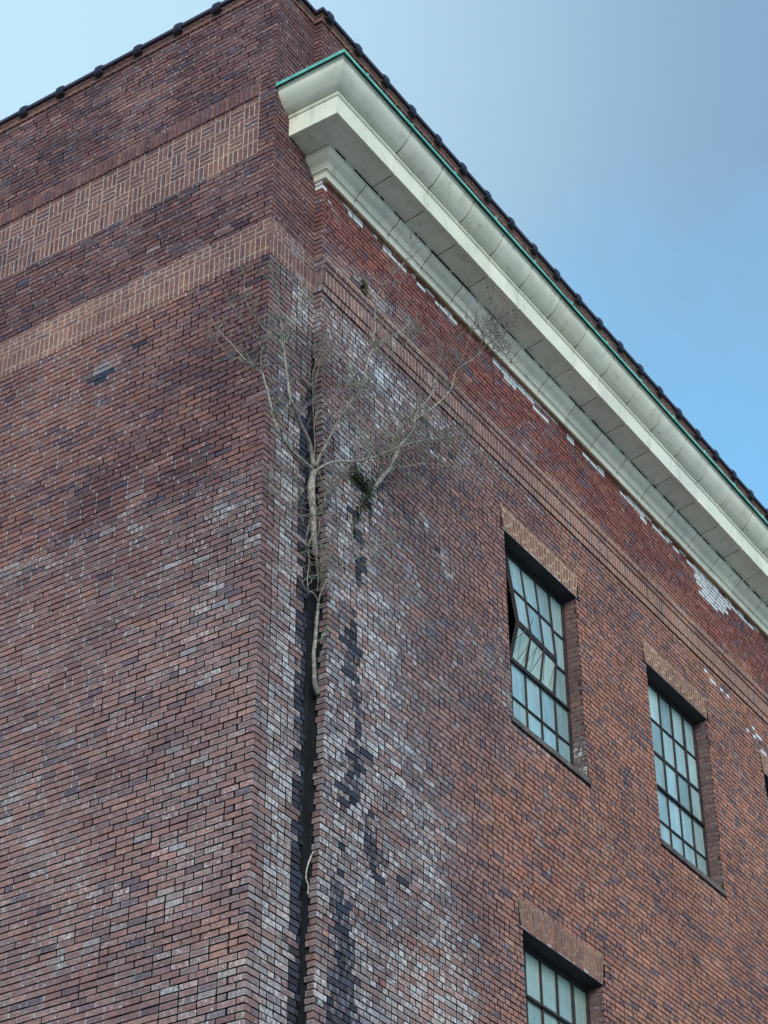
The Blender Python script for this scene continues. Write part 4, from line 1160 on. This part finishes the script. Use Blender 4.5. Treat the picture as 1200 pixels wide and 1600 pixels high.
INFO = {
    'A': ('bare_tree', 'bare leafless tree rooted high in the wall crack, tallest of the three plants there', 'tree', (1.16, 1.12, 1.08), 2, 0.30),
    'B': ('bare_tree', 'bare twiggy tree leaning right from the mossy clump on the front wall', 'tree', (1.25, 1.2, 1.15), 3, 0.22),
    'C': ('bare_sapling', 'thin forked sapling growing up in the dark crack below the bigger tree', 'sapling', (1.02, 1.04, 0.98), 1, 0.2),
    'R': ('bare_root', 'short white twisted root hanging out of the dark crack low down', 'root', (1.5, 1.55, 1.5), 0, 0),
}
roots = {}
for tid, kind, pts, r0, r1 in BRANCHES:
    name, label, cat, tint, tw, plen = INFO[tid]
    if tid not in roots:
        base = Vector(pts[0]); e = empty(name, base); tag(e, label, cat); roots[tid] = dict(e=e, base=base, pods=[])
        if tid == 'R': pass
    R_ = roots[tid]
    random.seed(hash((tid, len(pts), round(pts[0][0] * 1000))) % 100000 if False else int(abs(pts[-1][2]) * 1000) + len(pts))
    mb = MB()
    sp = catmull(pts, 3); n = len(sp)
    r0 *= 0.66 if kind == 'trunk' else 0.78; r1 *= 0.95
    rad = [r0 + (r1 - r0) * (i / (n - 1)) ** 0.85 for i in range(n)]
    rad = [r * random.uniform(0.92, 1.10) for r in rad]
    shade = random.uniform(0.85, 1.1)
    if r0 < 0.0075: shade *= 0.82
    if tid == 'A' and abs(r0 - 0.013 * .78) < 1e-6: shade = 0.42
    if tid == 'A' and abs(r0 - 0.022 * .78) < 1e-6: shade = 0.75
    col = tuple(t * shade for t in tint)
    mb.tube([tuple(q) for q in sp], rad, 8 if r0 > 0.013 else 6, col)
    # side twigs
    length = sum((sp[i + 1] - sp[i]).length for i in range(n - 1))
    if tid != 'R':
        cnt = int(length * (13.0 if tid == 'A' else 11.0 if tid == 'B' else 3.0))
        if kind == 'trunk': cnt = 3 if tid == 'A' else (10 if tid == 'B' else 1)
        for k in range(cnt):
            i = random.randint(int(n * 0.25), n - 1)
            tdir = (sp[min(i + 1, n - 1)] - sp[max(i - 1, 0)]).normalized()
            side = Vector((random.gauss(0, .9), random.gauss(-.15, .6), random.gauss(0.35, .6)))
            ln = random.uniform(.12, .42) * (1.3 if tid == 'B' else 1.0)
            tc_ = tuple(v * random.uniform(.55, 1.1) for v in ((0.82, 0.76, 0.72) if tid == 'B' else tint))
            grow(mb, sp[i], tdir * 0.7 + side, ln, max(0.0040, min(0.0056, rad[i] * 0.6)), 1 if ln > .16 else 0, (R_['pods'], 0.10 if tid == 'A' else 0.07), tc_)
        if kind == 'limb' and r1 <= 0.0039:
            for k in range(3):
                grow(mb, sp[-1], (sp[-1] - sp[-2]).normalized() + Vector((random.gauss(0, .5), random.gauss(0, .4), .3)), random.uniform(.08, .22), 0.004, 1, (R_['pods'], 0.55 if tid != 'C' else 0), tuple(v * .85 for v in tint))
    b = R_['base']
    mb.build('trunk' if kind == 'trunk' else ('root' if kind == 'root' else 'branch'), MAT_BARK, R_['e']).location = -b
for tid in ('A', 'B'):
    R_ = roots[tid]; mb = MB()
    random.seed(5)
    pods = R_['pods'][:70]
    for (p, d) in pods:
        for k in range(random.randint(5, 11)):
            c = p + Vector((random.gauss(0, .022), random.gauss(0, .022), random.gauss(0.01, .035)))
            col = (1.1, 1.0, .9) if (tid == 'A' and p.x < 0.4) else (0.62, 0.42, 0.42)
            octa(mb, clear(c), random.uniform(.004, .0085), tuple(v * random.uniform(.7, 1.2) for v in col))
    # dense heads of pods at the tips of the right-hand tree
    if tid == 'B':
        for (cx, cy, cz_, rx, rz_, n_) in ((3.33, -0.78, 18.12, 0.20, 0.24, 110), (3.48, -0.80, 17.95, 0.16, 0.18, 80), (3.2, -0.74, 17.78, 0.2, 0.14, 60)):
            for k in range(n_):
                c = Vector((random.gauss(cx, rx * .6), random.gauss(cy, .06), random.gauss(cz_, rz_ * .55)))
                octa(mb, c, random.uniform(.004, .009), tuple(v * random.uniform(.6, 1.0) for v in (.55, .36, .36)))
                if k % 3 == 0: mb.tube([tuple(c), tuple(c + Vector((random.gauss(-.03, .02), random.gauss(0, .02), -.07)))], [.0015, .0015], 3, (.5, .38, .36))
    o = mb.build('seed_pods', MAT_POD, R_['e']); o.location = -R_['base']; o['kind'] = 'stuff'

# moss clump under the leaning tree and a small tuft in the band
def leafball(mb, c, r, n, cols, sz=(.012, .03)):
    for k in range(n):
        v = Vector((random.gauss(0, 1), random.gauss(0, 1), random.gauss(0, 1))).normalized() * (random.random() ** 0.4)
        p = Vector((c[0] + v.x * r[0], c[1] + v.y * r[1], c[2] + v.z * r[2]))
        if p.y > -0.102: p.y = -0.102
        a = Vector((random.gauss(0, 1), random.gauss(0, 1), random.gauss(0, 1))).normalized(); b = a.orthogonal().normalized()
        s_ = random.uniform(*sz)
        mb.add([tuple(p - a * s_), tuple(p + b * s_ * .5), tuple(p + a * s_), tuple(p - b * s_ * .5)], [(0, 1, 2, 3)], tuple(v_ * random.uniform(.6, 1.3) for v_ in random.choice(cols)))
def moss(name, label, cat, balls, cols, sz):
    mb = MB()
    for c, r, n in balls: leafball(mb, c, r, n, cols, sz)
    base = Vector(balls[0][0])
    o = mb.build(name, MAT_MOSS); o.data.transform(Matrix.Translation(-base)); o.location = base
    tag(o, label, cat); return o
random.seed(3)
G = [(1.1, 1.2, 1.0), (.6, .7, .75), (1.8, 2.0, 1.1), (.6, .7, .7)]
moss('moss_clump', 'dark green moss clump on the front wall at the foot of the leaning bare tree', 'moss',
     [((1.56, -0.15, 15.12), (.20, .07, .13), 420), ((1.40, -0.13, 15.08), (.12, .05, .10), 140), ((1.42, -0.12, 15.24), (.10, .03, .08), 50), ((1.62, -0.14, 14.92), (.10, .05, .14), 200), ((1.50, -0.12, 14.74), (.06, .03, .15), 110), ((1.42, -0.11, 14.50), (.04, .02, .16), 50), ((1.72, -0.11, 14.80), (.05, .02, .12), 40)], G, (.010, .026))
moss('weed_tuft', 'small dark green weed tuft growing from the projecting brick band', 'weed',
     [((1.52, -0.16, 17.80), (.08, .04, .05), 90), ((1.56, -0.15, 17.73), (.05, .03, .05), 40)], [(1.3, 1.5, 1.1), (.9, 1, .9), (1.6, 1.7, 1.2)], (.012, .03))
for i, (x, z) in enumerate(((2.9, 17.76), (3.45, 17.74))):
    pass

# ------------------------------------------------------------------ ground
def ground_mat(name, ca, cb, sc):
    return simple(name, lin(ca), lin(cb), sc, 0.9)
mb = MB(); mb.add([(-600, -600, 0), (600, -600, 0), (600, 600, 0), (-600, 600, 0)], [(0, 1, 2, 3)])
tag(mb.build('ground', ground_mat('gravel_ground', (176, 172, 164), (150, 148, 142), 0.8)), kind='structure')
mb = MB()
mb.box((-3.2, -3.4, 0.004), (40, -0.12, 0.14)); mb.box((-3.2, -0.12, 0.004), (-0.02, 40, 0.14))
tag(mb.build('sidewalk', ground_mat('concrete_sidewalk', (186, 182, 174), (164, 160, 152), 1.5)), kind='structure')
mb = MB()
mb.box((-60, -14, 0.002), (60, -3.45, 0.02))
tag(mb.build('road', ground_mat('asphalt', (70, 70, 72), (58, 58, 60), 3)), kind='structure')
